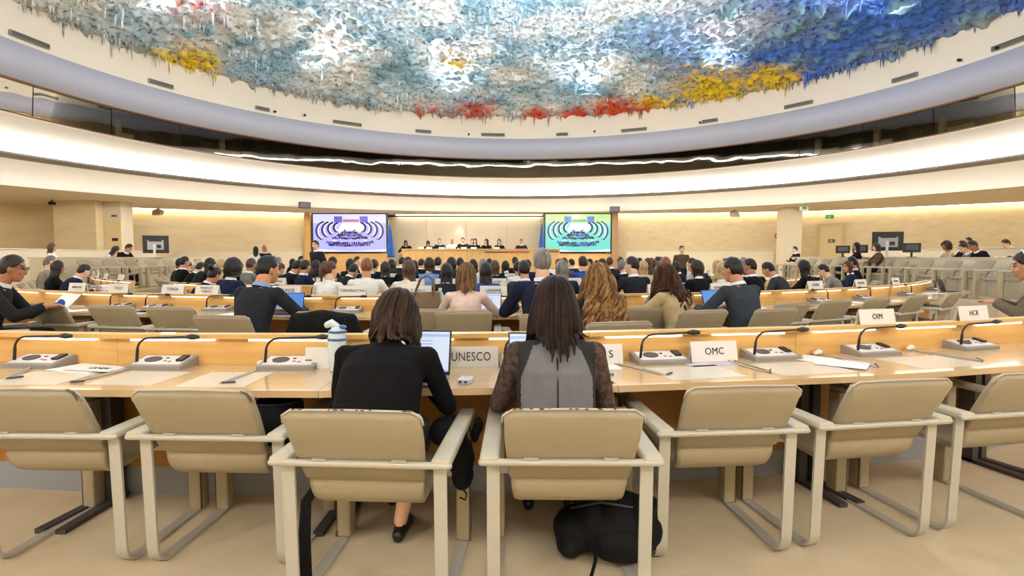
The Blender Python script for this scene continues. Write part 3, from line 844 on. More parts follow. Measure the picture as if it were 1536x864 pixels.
# ================================================================ flags
M_flag = mat('flag_blue', '2a63b4', .7, var=.25, scale=4)
for k, (px, y, ztop) in enumerate(((584, 27.0, 3.0), (812, 27.0, 3.05))):
    x = (px - 768) / FOC * y
    t = thing('flag', 'blue flag hanging on its pole %s' % ('beside the left video screen' if k == 0 else 'beside the right video screen'), 'flag', (x, y, .85))
    h = ztop - .85
    MB().cyl((0, 0, .02), .2, .04, 20).build('base', M_steel, t)
    MB().cyl((0, 0, .04 + h / 2), .018, h, 10).build('pole', mat('pole_gold', 'b39b62', .35, .6), t)
    MB().ball((0, 0, h + .09), (.035, .035, .06), 10, 6).build('finial', MATS['pole_gold'], t, True)
    m = MB(); rings = []
    for q in range(14):
        z = h - .10 - q / 13 * (h - .55); wd = .06 + .30 * (q / 13) ** .8
        rings.append([(.03 + (.55 if k == 0 else -.4) * wd * (.4 + math.cos(a)), -.03 + (.10 + .12 * q / 13) * math.sin(a) * (.6 + .5 * math.cos(3 * a + q * .15)), z) for a in [2 * math.pi * j / 24 for j in range(24)]])
    m.loft(rings); m.build('cloth', M_flag, t, True)

# ================================================================ loudspeakers, cameras, monitors on the walls and tiers
M_bk = mat('black_plastic', '222122', .5)
for k, px in enumerate((459, 921)):
    p, th = ceil_at(px, 17.05)
    t = thing('loudspeaker', 'black loudspeaker box fixed to the white cove %s' % ('above the left screen' if k == 0 else 'above the right screen'), 'loudspeaker', (p.x, p.y, H + 2.12), -th)
    MB().box((0, 0, .135), (.46, .28, .27), 0, None, .015).build('cabinet', M_bk, t)
    MB().box((0, -.143, .135), (.41, .006, .22)).build('grille', M_grl, t)
    MB().box((0, .36, .20), (.08, .46, .05)).build('bracket', M_bk, t)
for k, (px, y) in enumerate(((240, 25.2), (1100, 26.3))):
    x = (px - 768) / FOC * y
    t = thing('wall_loudspeaker', 'beige angled loudspeaker under the soffit by the %s wall' % ('left' if k == 0 else 'right'), 'loudspeaker', (x, y, SOF - .36))
    MB().loft([[(-.17, -.16, 0), (.17, -.16, 0), (.17, .1, .05), (-.17, .1, .05)], [(-.2, -.1, .18), (.2, -.1, .18), (.2, .16, .2), (-.2, .16, .2)], [(-.1, -.05, .30), (.1, -.05, .30), (.1, .1, .30), (-.1, .1, .30)]]).build('cabinet', mat('speaker_beige', 'a89a80', .6), t)
    MB().box((0, .02, .328), (.06, .06, .06)).build('bracket', MATS['speaker_beige'], t)
def tv(px, y, rz, label, w, h, zb, ztable):
    x = (px - 768) / FOC * y
    t = thing('television', label, 'television', (x, y, ztable), rz)
    zc = zb + h / 2 - ztable
    MB().box((0, .03, zc), (w, .05, h), 0, None, .008).build('bezel', M_bk, t)
    MB().box((0, .058, zc), (w - .06, .004, h - .06)).build('display', mat('screen_off', '0a0b0e', .15), t)
    MB().box((0, -.02, zc - .02), (w * .62, .05, h * .55), 0, None, .01).build('back_cover', mat('tv_grey', 'a9a7a6', .5), t)
    MB().box((0, -.05, zc + h * .22), (w * .5, .02, h * .1)).build('vent', M_bk, t)
    MB().box((.10, -.05, zc - h * .12), (w * .16, .02, h * .2)).build('port_panel', M_bk, t)
    MB().box((-.03, -.045, (zc) / 2), (.07, .03, zc), 0, None, .006).build('stand', mat('stand_white', 'd8d5cf', .5), t)
    MB().box((0, 0, .012), (.42, .26, .024), 0, None, .006).build('foot', MATS['stand_white'], t)
tv(1330, 16.2, R(-18), 'television seen from behind, standing on the right tier desk', .80, .56, 1.52, 1.33)
tv(235, 18.1, R(22), 'television seen from behind, standing on the left tier desk', .74, .58, 1.46, 1.33)
for k, px in enumerate((1263, 1289, 1366)):
    y = (18.6, 17.5, 15.2)[k]; x = (px - 768) / FOC * y
    t = thing('monitor', 'small black monitor on the right tier desk, %s' % ('leftmost of three', 'just left of the television', 'just right of the television')[k], 'monitor', (x, y, 1.33), R(-25))
    MB().box((0, 0, .26), (.42, .05, .26), 0, None, .01).build('housing', M_bk, t)
    MB().box((0, -.03, .27), (.28, .03, .14), 0, None, .01).build('back_cover', M_grl, t)
    MB().box((0, 0, .07), (.05, .04, .14)).build('stand', M_bk, t); MB().box((0, 0, .008), (.22, .16, .016)).build('foot', M_bk, t)

# ================================================================ doors, pillars, signs
M_door = mat('door_tan', 'd2bb8a', .55); M_green = mat('exit_green', '2f8a52', .4, emit=.35); M_dgreen = mat('sign_dark_green', '2d4a33', .5)
sd = V((18.9 - 15.1, 24.6 - 27.4, 0)).normalized(); ang = math.atan2(sd.y, sd.x)
T = Matrix.Translation((15.62, 26.92, .75)) @ Matrix.Rotation(ang, 4, 'Z')
struct('door_1', MB().box((0, 0, 1.05), (.92, .05, 2.1), 0, T).box((.36, -.04, 1.0), (.12, .04, .03), 0, T), M_door)
m = MB()
for s in (-1, 1): m.box((s * .52, -.02, 1.07), (.12, .09, 2.18), 0, T)
m.box((0, -.02, 2.16), (1.16, .09, .12), 0, T); struct('trim_40', m, mat('door_frame', 'c4ab76', .5))
def wsign(T, w, h, z, x, name, label, mt, sym=True):
    t = link(name, None, None); t.matrix_world = T @ Matrix.Translation((x, -.045, z)); tag(t, label, 'sign')
    MB().box((0, 0, 0), (w, .02, h)).build('panel', mt, t)
    if sym: 
        m = MB(); m.prism([(-.3 * w, -.012), (0, -.012), (0, -.03), (.16 * w, 0), (0, .03), (0, .012), (-.3 * w, .012)], 0, .002, 0, Matrix.Translation((0, -.013, 0)) @ Matrix.Rotation(R(90), 4, 'X')); m.build('arrow', M_paper, t)
wsign(T, .30, .17, 1.36, .06, 'exit_sign', 'dark green sign on the tan door at right', M_dgreen)
wsign(T, .36, .18, 2.55, -.05, 'exit_sign', 'lit green exit sign above the tan door at right', M_green)
struct('wall_column_right', MB().box((12.72, 25.2, SOF / 2), (.80, .7, SOF - .002)), M_tier)
t = thing('fire_alarm', 'red ringed fire alarm button on the right stone wall', 'alarm', ((1165 - 768) / FOC * 27.5, 27.48, 1.343 + 31 * 27.5 / 820), R(-8))
MB().cyl((0, 0, 0), .15, .05, 20, axis='y').build('ring', mat('alarm_red', 'a8402c', .5), t); MB().cyl((0, -.03, 0), .085, .03, 16, axis='y').build('button', M_plate, t)
t = thing('exit_sign', 'hanging exit sign box under the soffit right of the column', 'sign', ((1203 - 768) / FOC * 24.0, 24.0, SOF - .24))
MB().box((0, 0, .1), (.34, .1, .2), 0, None, .01).build('housing', M_plate, t); MB().box((0, -.054, .12), (.2, .006, .1)).build('panel', M_green, t); MB().box((0, 0, .22), (.04, .04, .038)).build('bracket', M_plate, t)
# left bay: projecting wood block and narrow door bay
x0, x1 = (84 - 768) / FOC * 22.0, (147 - 768) / FOC * 22.0
struct('wall_bay_left', MB().box(((x0 + x1) / 2, 22.35, SOF / 2), (x1 - x0, .7, SOF - .002)), M_wall)
x2 = (179 - 768) / FOC * 22.2
struct('wall_recess_left', MB().box(((x1 + x2) / 2 + .01, 22.75, SOF / 2), (x2 - x1, .7, SOF - .002)), M_tier)
T2 = Matrix.Translation(((x1 + x2) / 2 + .06, 22.39, .72))
struct('door_2', MB().box((0, 0, 1.05), (.62, .04, 2.1), 0, T2), M_door)
wsign(T2 @ Matrix.Translation((0, .02, 0)), .24, .12, 1.32, .06, 'door_sign', 'black sign on the narrow cream door at left', M_bk, False)
wsign(T2 @ Matrix.Translation((0, .02, 0)), .22, .07, 2.28, .06, 'door_sign', 'small dark sign above the narrow cream door at left', M_dgreen, False)
t = thing('wall_camera', 'small black camera under the soffit at the left wood block', 'camera', ((83 - 768) / FOC * 21.7, 21.7, SOF - .2))
MB().box((0, 0, .06), (.16, .2, .12), 0, None, .02).build('housing', M_bk, t); MB().cyl((0, -.11, .06), .04, .05, 12, axis='y').build('lens', MATS['gloss_black'], t); MB().box((0, 0, .158), (.04, .04, .08)).build('bracket', M_bk, t)
t = thing('partition', 'low cream box partition below the left wood block', 'partition', (-16.6, 20.2, TZ))
MB().box((0, 0, .49), (1.9, .06, .98), 0, None, .01).build('panel', M_tier, t); MB().box((0, 0, 1.0), (1.96, .1, .03), 0, None, .005).build('cap', M_woodcap, t)
# ================================================================ people
SKINS = [mat('skin_light', 'e0b497', .5), mat('skin_mid', 'c68e68', .5), mat('skin_tan', 'a8714d', .5), mat('skin_brown', '6b4530', .5)]
M_eye = mat('eye_dark', '241a16', .25); M_lips = mat('lips', 'a5605a', .5); M_shoe = mat('shoe_black', '18161a', .4)
M_shirt = mat('shirt_white', 'e9e9ee', .8); M_trous = mat('trouser_dark', '26262b', .85)
def smoothstep(t): t = max(0, min(1, t)); return t * t * (3 - 2 * t)
def remesh(mb, vox, name, it=3, fac=.5):
    me = mb.mesh('tmp'); o = bpy.data.objects.new('tmp', me); COL.objects.link(o)
    r = o.modifiers.new('r', 'REMESH'); r.mode = 'VOXEL'; r.voxel_size = vox; r.use_smooth_shade = True
    if it:
        s = o.modifiers.new('s', 'SMOOTH'); s.factor = fac; s.iterations = it
    dg = bpy.context.evaluated_depsgraph_get(); dg.update()
    m2 = bpy.data.meshes.new_from_object(o.evaluated_get(dg)); m2.name = name
    bpy.data.objects.remove(o); bpy.data.meshes.remove(me)
    return m2
def ik(a, t, l1, l2, pole):
    a, t, pole = V(a), V(t), V(pole); d = t - a; L = d.length
    if L > .995 * (l1 + l2): t = a + d * (.995 * (l1 + l2) / L); d = t - a; L = d.length
    u = d.normalized(); c = (l1 * l1 - l2 * l2 + L * L) / (2 * L); h = math.sqrt(max(0, l1 * l1 - c * c))
    p = pole - u * pole.dot(u); p.normalize()
    return a + u * c + p * h, t
class Pose:
    def __init__(s, sex='M', lean=6, bend=8, pitch=0, yaw=0, roll=0, hands=None, standing=False, tyaw=0, feet=None, knees=None, poles=None, wide=1.0, loose=0.0):
        s.__dict__.update(locals()); del s.__dict__['s']
        F = sex == 'F'
        hz = .93 if standing else .535
        L0 = R(lean); B = R(bend)
        TY = Matrix.Rotation(R(tyaw), 3, 'Z'); s.TY = TY
        def spine(u):
            if u < 0: return V((0, -math.sin(L0) * 0, hz)) + V((0, math.sin(L0), math.cos(L0))) * u
            p = V((0, 0, hz)); n = 16; st = u / n
            for k in range(n):
                a = L0 + B * smoothstep(((k + .5) * st) / .5); p = p + V((0, math.sin(a), math.cos(a))) * st
            return p
        s.spine = lambda u: TY @ spine(u); s.ang = L0 + B
        s.right = TY @ V((1, 0, 0))
        s.up = TY @ V((0, math.sin(s.ang), math.cos(s.ang)))
        k = .96 if F else 1.0
        s.k = k
        s.neck = s.spine(.50 * k)
        na = min(s.ang * .9, R(35))
        nd = TY @ V((0, math.sin(na), math.cos(na)))
        s.htop = s.neck + nd * .09 * k
        hc = s.neck + nd * .165 * k + TY @ V((0, .02, 0))
        s.head = Matrix.Translation(hc) @ TY.to_4x4() @ Matrix.Rotation(R(yaw), 4, 'Z') @ Matrix.Rotation(R(roll), 4, 'Y') @ Matrix.Rotation(R(-pitch), 4, 'X')
        if F: s.head = s.head @ Matrix.Scale(.96, 4)
        sw = (.160 if F else .185) * wide
        s.sh = {q: s.spine(.44 * k) + s.right * (q * sw) for q in (-1, 1)}
        la, lf = (.27, .245) if F else (.295, .265)
        hands = hands or {-1: (-.16, .40, .775), 1: (.16, .40, .775)}
        s.elb = {}; s.wr = {}
        for q in (-1, 1):
            pole = (poles or {}).get(q, (q * .9, -.5, -.7) if not standing else (q * .3, -1, 0))
            s.elb[q], s.wr[q] = ik(s.sh[q], hands[q], la, lf, pole)
        s.kn = {}; s.ft = {}
        for q in (-1, 1):
            f = (feet or {}).get(q, (q * .11, .46, .085) if not standing else (q * .10, -.02, .085))
            s.kn[q], s.ft[q] = ik(V((q * .09, 0, hz - .02)), f, .45 if not standing else .43, .43, (q * .1, 1, .4))
TR = {'M': [(-.10, .150, .115), (-.04, .172, .128), (.05, .165, .122), (.15, .148, .110), (.25, .156, .115), (.35, .170, .118), (.42, .160, .102), (.47, .115, .080), (.50, .066, .060)],
      'F': [(-.10, .155, .118), (-.04, .180, .130), (.05, .165, .120), (.15, .126, .097), (.25, .136, .106), (.34, .148, .118), (.41, .138, .094), (.46, .095, .070), (.49, .055, .052)]}
HEADR = [(-.118, .018, .070, .030), (-.104, .036, .084, .012), (-.085, .048, .089, -.022), (-.058, .057, .090, -.062), (-.02, .066, .089, -.086), (.02, .071, .091, -.096), (.055, .071, .087, -.096), (.085, .060, .068, -.082), (.105, .040, .036, -.056), (.116, .014, .006, -.026)]
def head_geo(mb, M):
    rings = []
    for z, w_, yf, yb in HEADR:
        rings.append([(w_ * math.sin(t), (yf if math.cos(t) > 0 else -yb) * math.cos(t) if (yb < 0 or math.cos(t) > 0) else yb * (1) + 0 * t, z) for t in [2 * math.pi * k / 20 for k in range(20)]])
    mb.loft(rings[:0] + rings, 0, M)
    mb.tube([(0, .084, .022), (0, .098, -.005), (0, .108, -.026), (0, .092, -.036)], [.009, .010, .014, .011], 8, 0, M, round_caps=True)
    for s in (-1, 1):
        mb.ball((s * .074, -.004, -.006), (.011, .021, .031), 10, 8, 0, M)
        mb.ball((s * .037, .074, -.025), (.018, .014, .016), 8, 6, 0, M)
    mb.ball((0, .084, -.066), (.022, .012, .011), 8, 6, 0, M)
def hand_geo(mb, wr, fd, down, side, fr, curl=1.0):
    """palm and five fingers; fd = direction of the forearm/hand, down = palm side, side = +1 right hand"""
    f = V(fd).normalized(); d = V(down) - f * V(down).dot(f); d.normalize(); r = f.cross(-d).normalized()
    inward = r * (-side) if r.x * side > 0 else r * side
    k0 = wr + f * .085
    mb.tube([wr - f * .01, wr + f * .035, k0], [(.026, .017), (.037, .016), (.040, .013)], 10, 0, None, right=r, round_caps=True)
    for q, (o, L) in enumerate(((.031, .070), (.011, .080), (-.010, .075), (-.030, .058))):
        b = k0 + inward * o - f * .008
        p1 = b + (f * .92 + d * .25 * curl).normalized() * L * .45
        p2 = p1 + (f * .72 + d * .65 * curl).normalized() * L * .32
        p3 = p2 + (f * .45 + d * .85 * curl).normalized() * L * .25
        mb.tube([b, p1, p2, p3], [fr * 1.05, fr, fr * .93, fr * .8], 7, 0, None, round_caps=True)
    b = wr + f * .025 + inward * .028 + d * .006
    p1 = b + (f * .6 + inward * .7 + d * .2).normalized() * .038; p2 = p1 + (f * .9 + inward * .25 + d * .2).normalized() * .030
    mb.tube([b, p1, p2], [fr * 1.35, fr * 1.15, fr * .9], 7, 0, None, round_caps=True)
def pose_meshes(P, vox, jacket=True, sleeve=1.0, near=False, trous_len=1.0):
    F = P.sex == 'F'
    out = {}
    # ---- body: one continuous surface from head to feet
    mb = MB(); k = P.k
    tr = TR[P.sex]
    mb.tube([P.spine(u * k) for u, _, _ in tr], [(a * P.wide - .006, b - .006) for _, a, b in tr], 18, 0, None, right=P.right)
    nr = .050 if F else .060
    mb.tube([P.spine(.46 * k), P.neck, P.htop, P.head @ V((0, -.02, -.03))], [nr + .012, nr + .004, nr, nr], 12, 0, None, round_caps=True)
    head_geo(mb, P.head)
    ua, ub, fa, fb = (.041, .034, .032, .022) if F else (.049, .040, .038, .026)
    fr = .0085 if near else .0105
    for q in (-1, 1):
        mb.ball(P.sh[q], ua + .006, 12, 8)
        mb.tube([P.sh[q], P.elb[q]], [ua, ub], 10, 0, None, round_caps=True)
        mb.tube([P.elb[q], P.wr[q]], [fa, fb], 10, 0, None, round_caps=True)
        fd = (P.wr[q] - P.elb[q]).normalized()
        if P.standing: hand_geo(mb, P.wr[q], fd, V((-q, 0, 0)), q, fr, .6)
        else:
            fd = (fd + V((0, 0, -fd.z * .8))).normalized(); hand_geo(mb, P.wr[q], fd, V((0, 0, -1)), q, fr, .55)
        hip = V((q * .085, 0, P.spine(-.02).z))
        th, kn, an = (.085, .056, .036) if F else (.083, .058, .039)
        mb.tube([hip, P.kn[q], ], [th, kn], 12, 0, None, round_caps=True)
        mb.tube([P.kn[q], P.kn[q].lerp(P.ft[q], .35), P.ft[q]], [kn - .004, kn - .006, an - .004], 10, 0, None, round_caps=True)
        f = P.ft[q]; 
        mb.tube([(f.x, f.y - .045, .036), (f.x, f.y + .03, .045), (f.x, f.y + .11, .032), (f.x, f.y + .165, .025)], [(.030, .034), (.036, .042), (.040, .028), (.030, .020)], 10, 0, None, right=(1, 0, 0), round_caps=True)
    me = remesh(mb, vox, 'body', 2)
    Mi = P.head.inverted(); mi = np.zeros(len(me.polygons), dtype=np.int32)
    for p in me.polygons:
        c = p.center
        if c.z < .11 and not (c.z > .075): mi[p.index] = 1
        elif (c - P.head.translation).length < .14:
            h = Mi @ c
            if h.y > .06:
                if abs(abs(h.x) - .031) < .0135 and abs(h.z - .018) < .0075: mi[p.index] = 2
                elif abs(abs(h.x) - .032) < .018 and abs(h.z - .040) < .0055: mi[p.index] = 2
                elif abs(h.x) < .024 and abs(h.z + .066) < .0085: mi[p.index] = 3
    me.materials.clear()
    for m in (SKINS[0], M_shoe, M_eye, M_lips): me.materials.append(m)
    me.polygons.foreach_set('material_index', mi)
    out['body'] = me
    # ---- jacket or blouse
    g = .012 if jacket else .006
    mb = MB()
    lo = 1 if not P.standing else 0
    mb.tube([P.spine(u * k) for u, _, _ in tr[lo:-1]], [(max(a * P.wide + g, (P.loose if u < .42 else 0)), max(b + g, P.loose * .70 if u < .40 else 0)) for u, a, b in tr[lo:-1]], 20, 0, None, right=P.right)
    mb.tube([P.spine(.44 * k), P.spine(.485 * k), P.neck + P.up * .012], [(.11, .082), (.083, .068), (nr + .014, nr + .012)], 16, 0, None, right=P.right)
    for q in (-1, 1):
        mb.ball(P.sh[q] - P.up * .002, ua + g + .006, 12, 8)
        mb.tube([P.spine(.445 * k) + P.right * (q * .05), P.sh[q]], [.058, ua + g], 10, 0, None, round_caps=True)
        mb.tube([P.sh[q], P.sh[q].lerp(P.elb[q], .5), P.elb[q]], [ua + g + .003, ub + g + .006, ub + g + .002], 12, 0, None, round_caps=True)
        e = P.elb[q].lerp(P.wr[q], .90 * sleeve)
        mb.tube([P.elb[q], P.elb[q].lerp(e, .5), e], [fa + g + .004, fa + g, fb + g + .004], 12, 0, None)
    me = remesh(mb, vox, 'jacket' if jacket else 'blouse', 4)
    me.materials.clear(); me.materials.append(M_trous)
    out['top'] = me
    # ---- collar
    d = (P.htop - P.neck).normalized()
    if jacket:
        mb = MB(); a = P.neck + d * .000 - P.up * .004; rings = []
        for (h, r1) in ((0, nr + .019), (.034, nr + .011), (.036, nr + .005), (.004, nr + .008)):
            u = P.right; w_ = d.cross(u).normalized(); c = a + d * h
            rings.append([c + u * (r1 * math.cos(t)) + w_ * (r1 * math.sin(t)) for t in [2 * math.pi * q / 24 for q in range(24)]])
        mb.loft(rings + [rings[0]], 0, None, cap=False)
        me = mb.mesh('shirt_collar', [M_shirt], True); out['collar'] = me
    # ---- trousers
    mb = MB(); 
    mb.tube([P.spine(u * k) for u in (-.10, -.04, .05, .11)], [(.150 + .012, .12), (.178 + .010, .137), (.172, .130), (.155, .118)], 16, 0, None, right=V((1, 0, 0)))
    for q in (-1, 1):
        hip = V((q * .085, 0, P.spine(-.02).z)); an = P.kn[q].lerp(P.ft[q], .96 * trous_len)
        mb.tube([hip, P.kn[q]], [.098, .072], 12, 0, None, round_caps=True)
        mb.tube([P.kn[q], P.kn[q].lerp(an, .5), an], [.071, .062, .054], 12, 0, None, round_caps=False)
        mb.ball(P.kn[q], .071, 12, 8)
    me = remesh(mb, vox * 1.25, 'trousers', 3); me.materials.clear(); me.materials.append(M_trous)
    out['trousers'] = me
    return out

# ---- hair -------------------------------------------------------------
def hair_cap(style, rnd=None):
    """hair in head coordinates (face looks to +Y)"""
    rnd = rnd or random.Random(4)
    NA, NT = 40, 12
    par = {'short': (136, 88, 50, .014, None), 'crew': (132, 86, 46, .009, None), 'balding': (132, 88, 28, .007, None),
           'bob': (120, 112, 50, .020, -.125), 'long': (120, 118, 52, .020, -.36), 'mid': (120, 114, 50, .022, -.22), 'bun': (134, 92, 48, .013, None),
           'tied': (134, 92, 48, .014, None), 'curly': (124, 116, 52, .045, -.10), 'scarf': (130, 128, 62, .018, -.24)}[style]
    bk, sd, fr, t, drop = par
    def thmax(a):                          # a = azimuth from the back
        c = math.cos(a)
        return R(sd + (bk - sd) * (c ** .45 if drop is None else c) if c > 0 else sd + (fr - sd) * (-c) ** 1.5)
    mb = MB(); outer = []; inner = []
    for i in range(NA):
        a = 2 * math.pi * i / NA; tm = thmax(a); co, ci = [], []
        for j in range(NT + 1):
            th = tm * j / NT
            thick = t * (1 - .75 * (j / NT) ** 5 if drop is None or abs(math.cos(a / 2)) < .3 else 1)
            nz = noise.noise(V((math.sin(a) * 2, math.cos(a) * 2, th * 3)) * (1.6 if style != 'curly' else 3)) * t * .35
            u = V((math.sin(a) * math.sin(th), -math.cos(a) * math.sin(th), math.cos(th)))
            rx, ry, rz = .073, .094, .115
            co.append(V((u.x * (rx + thick + nz), u.y * (ry + thick + nz) - .003, u.z * (rz + thick + nz) + .002)))
            ci.append(V((u.x * (rx - .006), u.y * (ry - .006) - .003, u.z * (rz - .006) + .002)))
        if drop is not None:
            c = math.cos(a)
            if c > -.45:                   # hanging part, behind and beside the face
                e = co[-1]; z0 = e.z; n = 7; lim = drop * (1 if c > -.1 else .85) + rnd.uniform(-.012, .012)
                for q in range(1, n + 1):
                    f = q / n; z = z0 + (lim - z0) * f
                    fl = 1 + (.10 if style != 'bob' else .16) * math.sin(f * 2.2) - (.42 * f * f if style in ('long', 'scarf') else .28 * f ** 3)
                    wob = 1 + .05 * noise.noise(V((a * 3, z * 9, 2)))
                    co.append(V((e.x * fl * wob, e.y * (.95 + .12 * f) * wob - .012 * f, z)))
                    ci.append(V((e.x * fl * .78, e.y * .72 * (.95 + .12 * f) + .0, z)))
            else:
                co += [co[-1].copy() for _ in range(7)]; ci += [ci[-1].copy() for _ in range(7)]
        outer.append(co); inner.append(ci)
    n = len(outer[0])
    vs = [p for c in outer for p in c] + [p for c in inner for p in c]; o2 = NA * n; fs = []
    for i in range(NA):
        k = (i + 1) % NA
        for j in range(n - 1):
            fs.append((i * n + j, i * n + j + 1, k * n + j + 1, k * n + j))
            fs.append((o2 + i * n + j, o2 + k * n + j, o2 + k * n + j + 1, o2 + i * n + j + 1))
        fs.append((i * n + n - 1, o2 + i * n + n - 1, o2 + k * n + n - 1, k * n + n - 1))
    mb.add(vs, fs)
    if style == 'bun': mb.ball((0, -.115, .085), (.048, .042, .044), 14, 10)
    if style == 'tied': mb.tube([(0, -.10, .03), (0, -.135, .02), (.01, -.14, -.06), (.015, -.13, -.16)], [.022, .03, .028, .012], 10, 0, None, round_caps=True)
    me = mb.mesh('hair', [M_trous], True)
    bm = bmesh.new(); bm.from_mesh(me); bmesh.ops.remove_doubles(bm, verts=bm.verts[:], dist=1e-5); bm.to_mesh(me); bm.free()
    return me
def hair_mat(name, c1, c2):
    return mat('hair_' + name, c1, .42, scale=38, stretch=(1, 1, .12), col2=c2, spec=.35, bump=.5, bscale=120)
HAIR = {'black': hair_mat('black', '19161a', '0d0b0d'), 'dark': hair_mat('dark', '33231c', '1d1411'), 'brown': hair_mat('brown', '5a3c28', '38241a'), 'auburn': hair_mat('auburn', '6e3f26', '472718'),
        'blond': hair_mat('blond', 'b08a57', '7d5c36'), 'fair': hair_mat('fair', 'c9a978', '9d7a4c'), 'grey': hair_mat('grey', '8d8681', '5c5652'), 'ginger': hair_mat('ginger', '94603a', '6b3f22'), 'scarf_mauve': mat('scarf_mauve', '7c5a66', .9), 'scarf_black': mat('scarf_black', '1b1a1d', .9)}
def cloth(c):
    return mat('cloth_' + c, c, .88, var=.18, scale=14, bump=.35, bscale=16, spec=.15)
HAIRMESH = {}
def get_hair(style):
    if style not in HAIRMESH: HAIRMESH[style] = hair_cap(style)
    return HAIRMESH[style]
POSES = {}
def get_pose(key, make, **kw):
    if key not in POSES:
        P = make(); POSES[key] = (P, pose_meshes(P, **kw))
    return POSES[key]
def place_person(key, make, loc, rz, label, hairstyle, haircol, top, skin=0, trous='26262b', scale=1.0, group=None, kw=None, collar=None, cat='person'):
    P, ms = get_pose(key, make, **(kw or {}))
    root = thing('person', label, cat, loc, rz, group); root.scale = (scale,) * 3
    def part(n, me, m=None, slot=0):
        o = link(n, me, root)
        if m:
            o.material_slots[slot].link = 'OBJECT'; o.material_slots[slot].material = m
        return o
    part('body', ms['body'], SKINS[skin])
    part(ms['top'].name.split('.')[0], ms['top'], cloth(top))
    part('trousers', ms['trousers'], cloth(trous))
    if 'collar' in ms and collar != 'none': part('shirt_collar', ms['collar'], cloth(collar) if collar else M_shirt)
    if hairstyle != 'bald':
        h = part('headscarf' if haircol.startswith('scarf') else 'hair', get_hair(hairstyle), HAIR[haircol]); h.matrix_local = P.head
    return root, P
# ================================================================ the crowd
def mk(sex, i):
    d = {0: dict(lean=4, bend=8, pitch=6, yaw=0), 1: dict(lean=14, bend=22, pitch=28, yaw=8), 2: dict(lean=6, bend=10, pitch=4, yaw=-38, hands={-1: (-.12, .40, .775), 1: (.20, .36, .775)}),
         3: dict(lean=6, bend=8, pitch=6, yaw=40, hands={-1: (-.2, .36, .775), 1: (.05, .40, .775)}), 4: dict(lean=-6, bend=6, pitch=2, yaw=10, hands={-1: (-.12, .30, .66), 1: (.10, .32, .66)}),
         5: dict(lean=0, bend=3, pitch=6, yaw=15, standing=True, hands={-1: (-.25, .08, .88), 1: (.25, .08, .88)})}[i]
    return lambda: Pose(sex=sex, **d)
CN = {'161618': 'black', '26262c': 'charcoal', '1c2440': 'navy', '3a3b40': 'dark grey', '77756f': 'grey', '8a8578': 'taupe grey', 'ece9e2': 'white', 'e3dccb': 'cream', '2a4f9a': 'royal blue', '3f7ac0': 'bright blue', '6f93c9': 'light blue', 'c9b48e': 'beige', '4b5650': 'grey-green', '32362f': 'dark green', 'a8505a': 'red', '5c4a3c': 'brown', 'b9c4d2': 'pale blue', '22283a': 'dark navy', '73503c': 'rust brown'}
HN = {'short': 'short %s hair', 'crew': 'cropped %s hair', 'balding': 'thinning %s hair', 'bob': '%s bobbed hair', 'long': 'long %s hair', 'mid': 'shoulder-length %s hair', 'bun': '%s hair in a bun', 'tied': '%s tied-back hair', 'curly': 'curly %s hair', 'scarf': '%s headscarf', 'bald': 'bald head'}
SEATCH = {}
PEOPLE = []
def seat(ri, px, guess, sex, pose, hs, hc, top, skin=0, off=.24, rz=0, scale=1.0, z=0, collar=None):
    """someone at the desk of row ri whose place lies on the sight line of column px"""
    p, a = on_arc(ROWS[ri] + off, px, guess)
    PEOPLE.append(dict(ri=ri, p=p, a=a, px=px, sex=sex, pose=pose, hs=hs, hc=hc, top=top, skin=skin, rz=rz, scale=scale, collar=collar))
def S_(ri, guess, rows):
    for r in rows: seat(ri, r[0], guess, *r[1:6], **(r[6] if len(r) > 6 else {}))
K, C, N, DG, G, W, CR = '161618', '26262c', '1c2440', '3a3b40', '77756f', 'ece9e2', 'e3dccb'
S_(2, 7.4, [(295, 'F', 1, 'bun', 'black', K, dict(rz=-25)), (333, 'M', 0, 'curly', 'black', N, dict(skin=3, rz=-15)),
  (608, 'F', 2, 'tied', 'auburn', W), (632, 'M', 0, 'crew', 'ginger', W), (664, 'F', 3, 'long', 'brown', CR),
  (718, 'F', 0, 'long', 'black', C), (741, 'F', 0, 'mid', 'black', '2a4f9a'), (779, 'M', 0, 'short', 'black', DG),
  (852, 'F', 0, 'mid', 'grey', '22283a'), (893, 'M', 1, 'bald', 'grey', N), (930, 'M', 3, 'short', 'dark', C),
  (968, 'F', 2, 'mid', 'ginger', '3f7ac0'), (1012, 'F', 3, 'long', 'dark', K), (1047, 'F', 2, 'mid', 'fair', CR), (1073, 'M', 3, 'short', 'black', K),
  (1183, 'M', 1, 'short', 'black', '3a3b40', dict(rz=18)), (1216, 'F', 0, 'long', 'black', K, dict(rz=10)), (1262, 'F', 1, 'short', 'black', '8a8578', dict(rz=15))])
S_(2, 9.5, [(1337, 'F', 0, 'long', 'brown', '4b5650', dict(rz=20)), (1355, 'M', 0, 'short', 'black', K, dict(rz=18)), (1377, 'F', 3, 'mid', 'brown', N, dict(rz=5))])
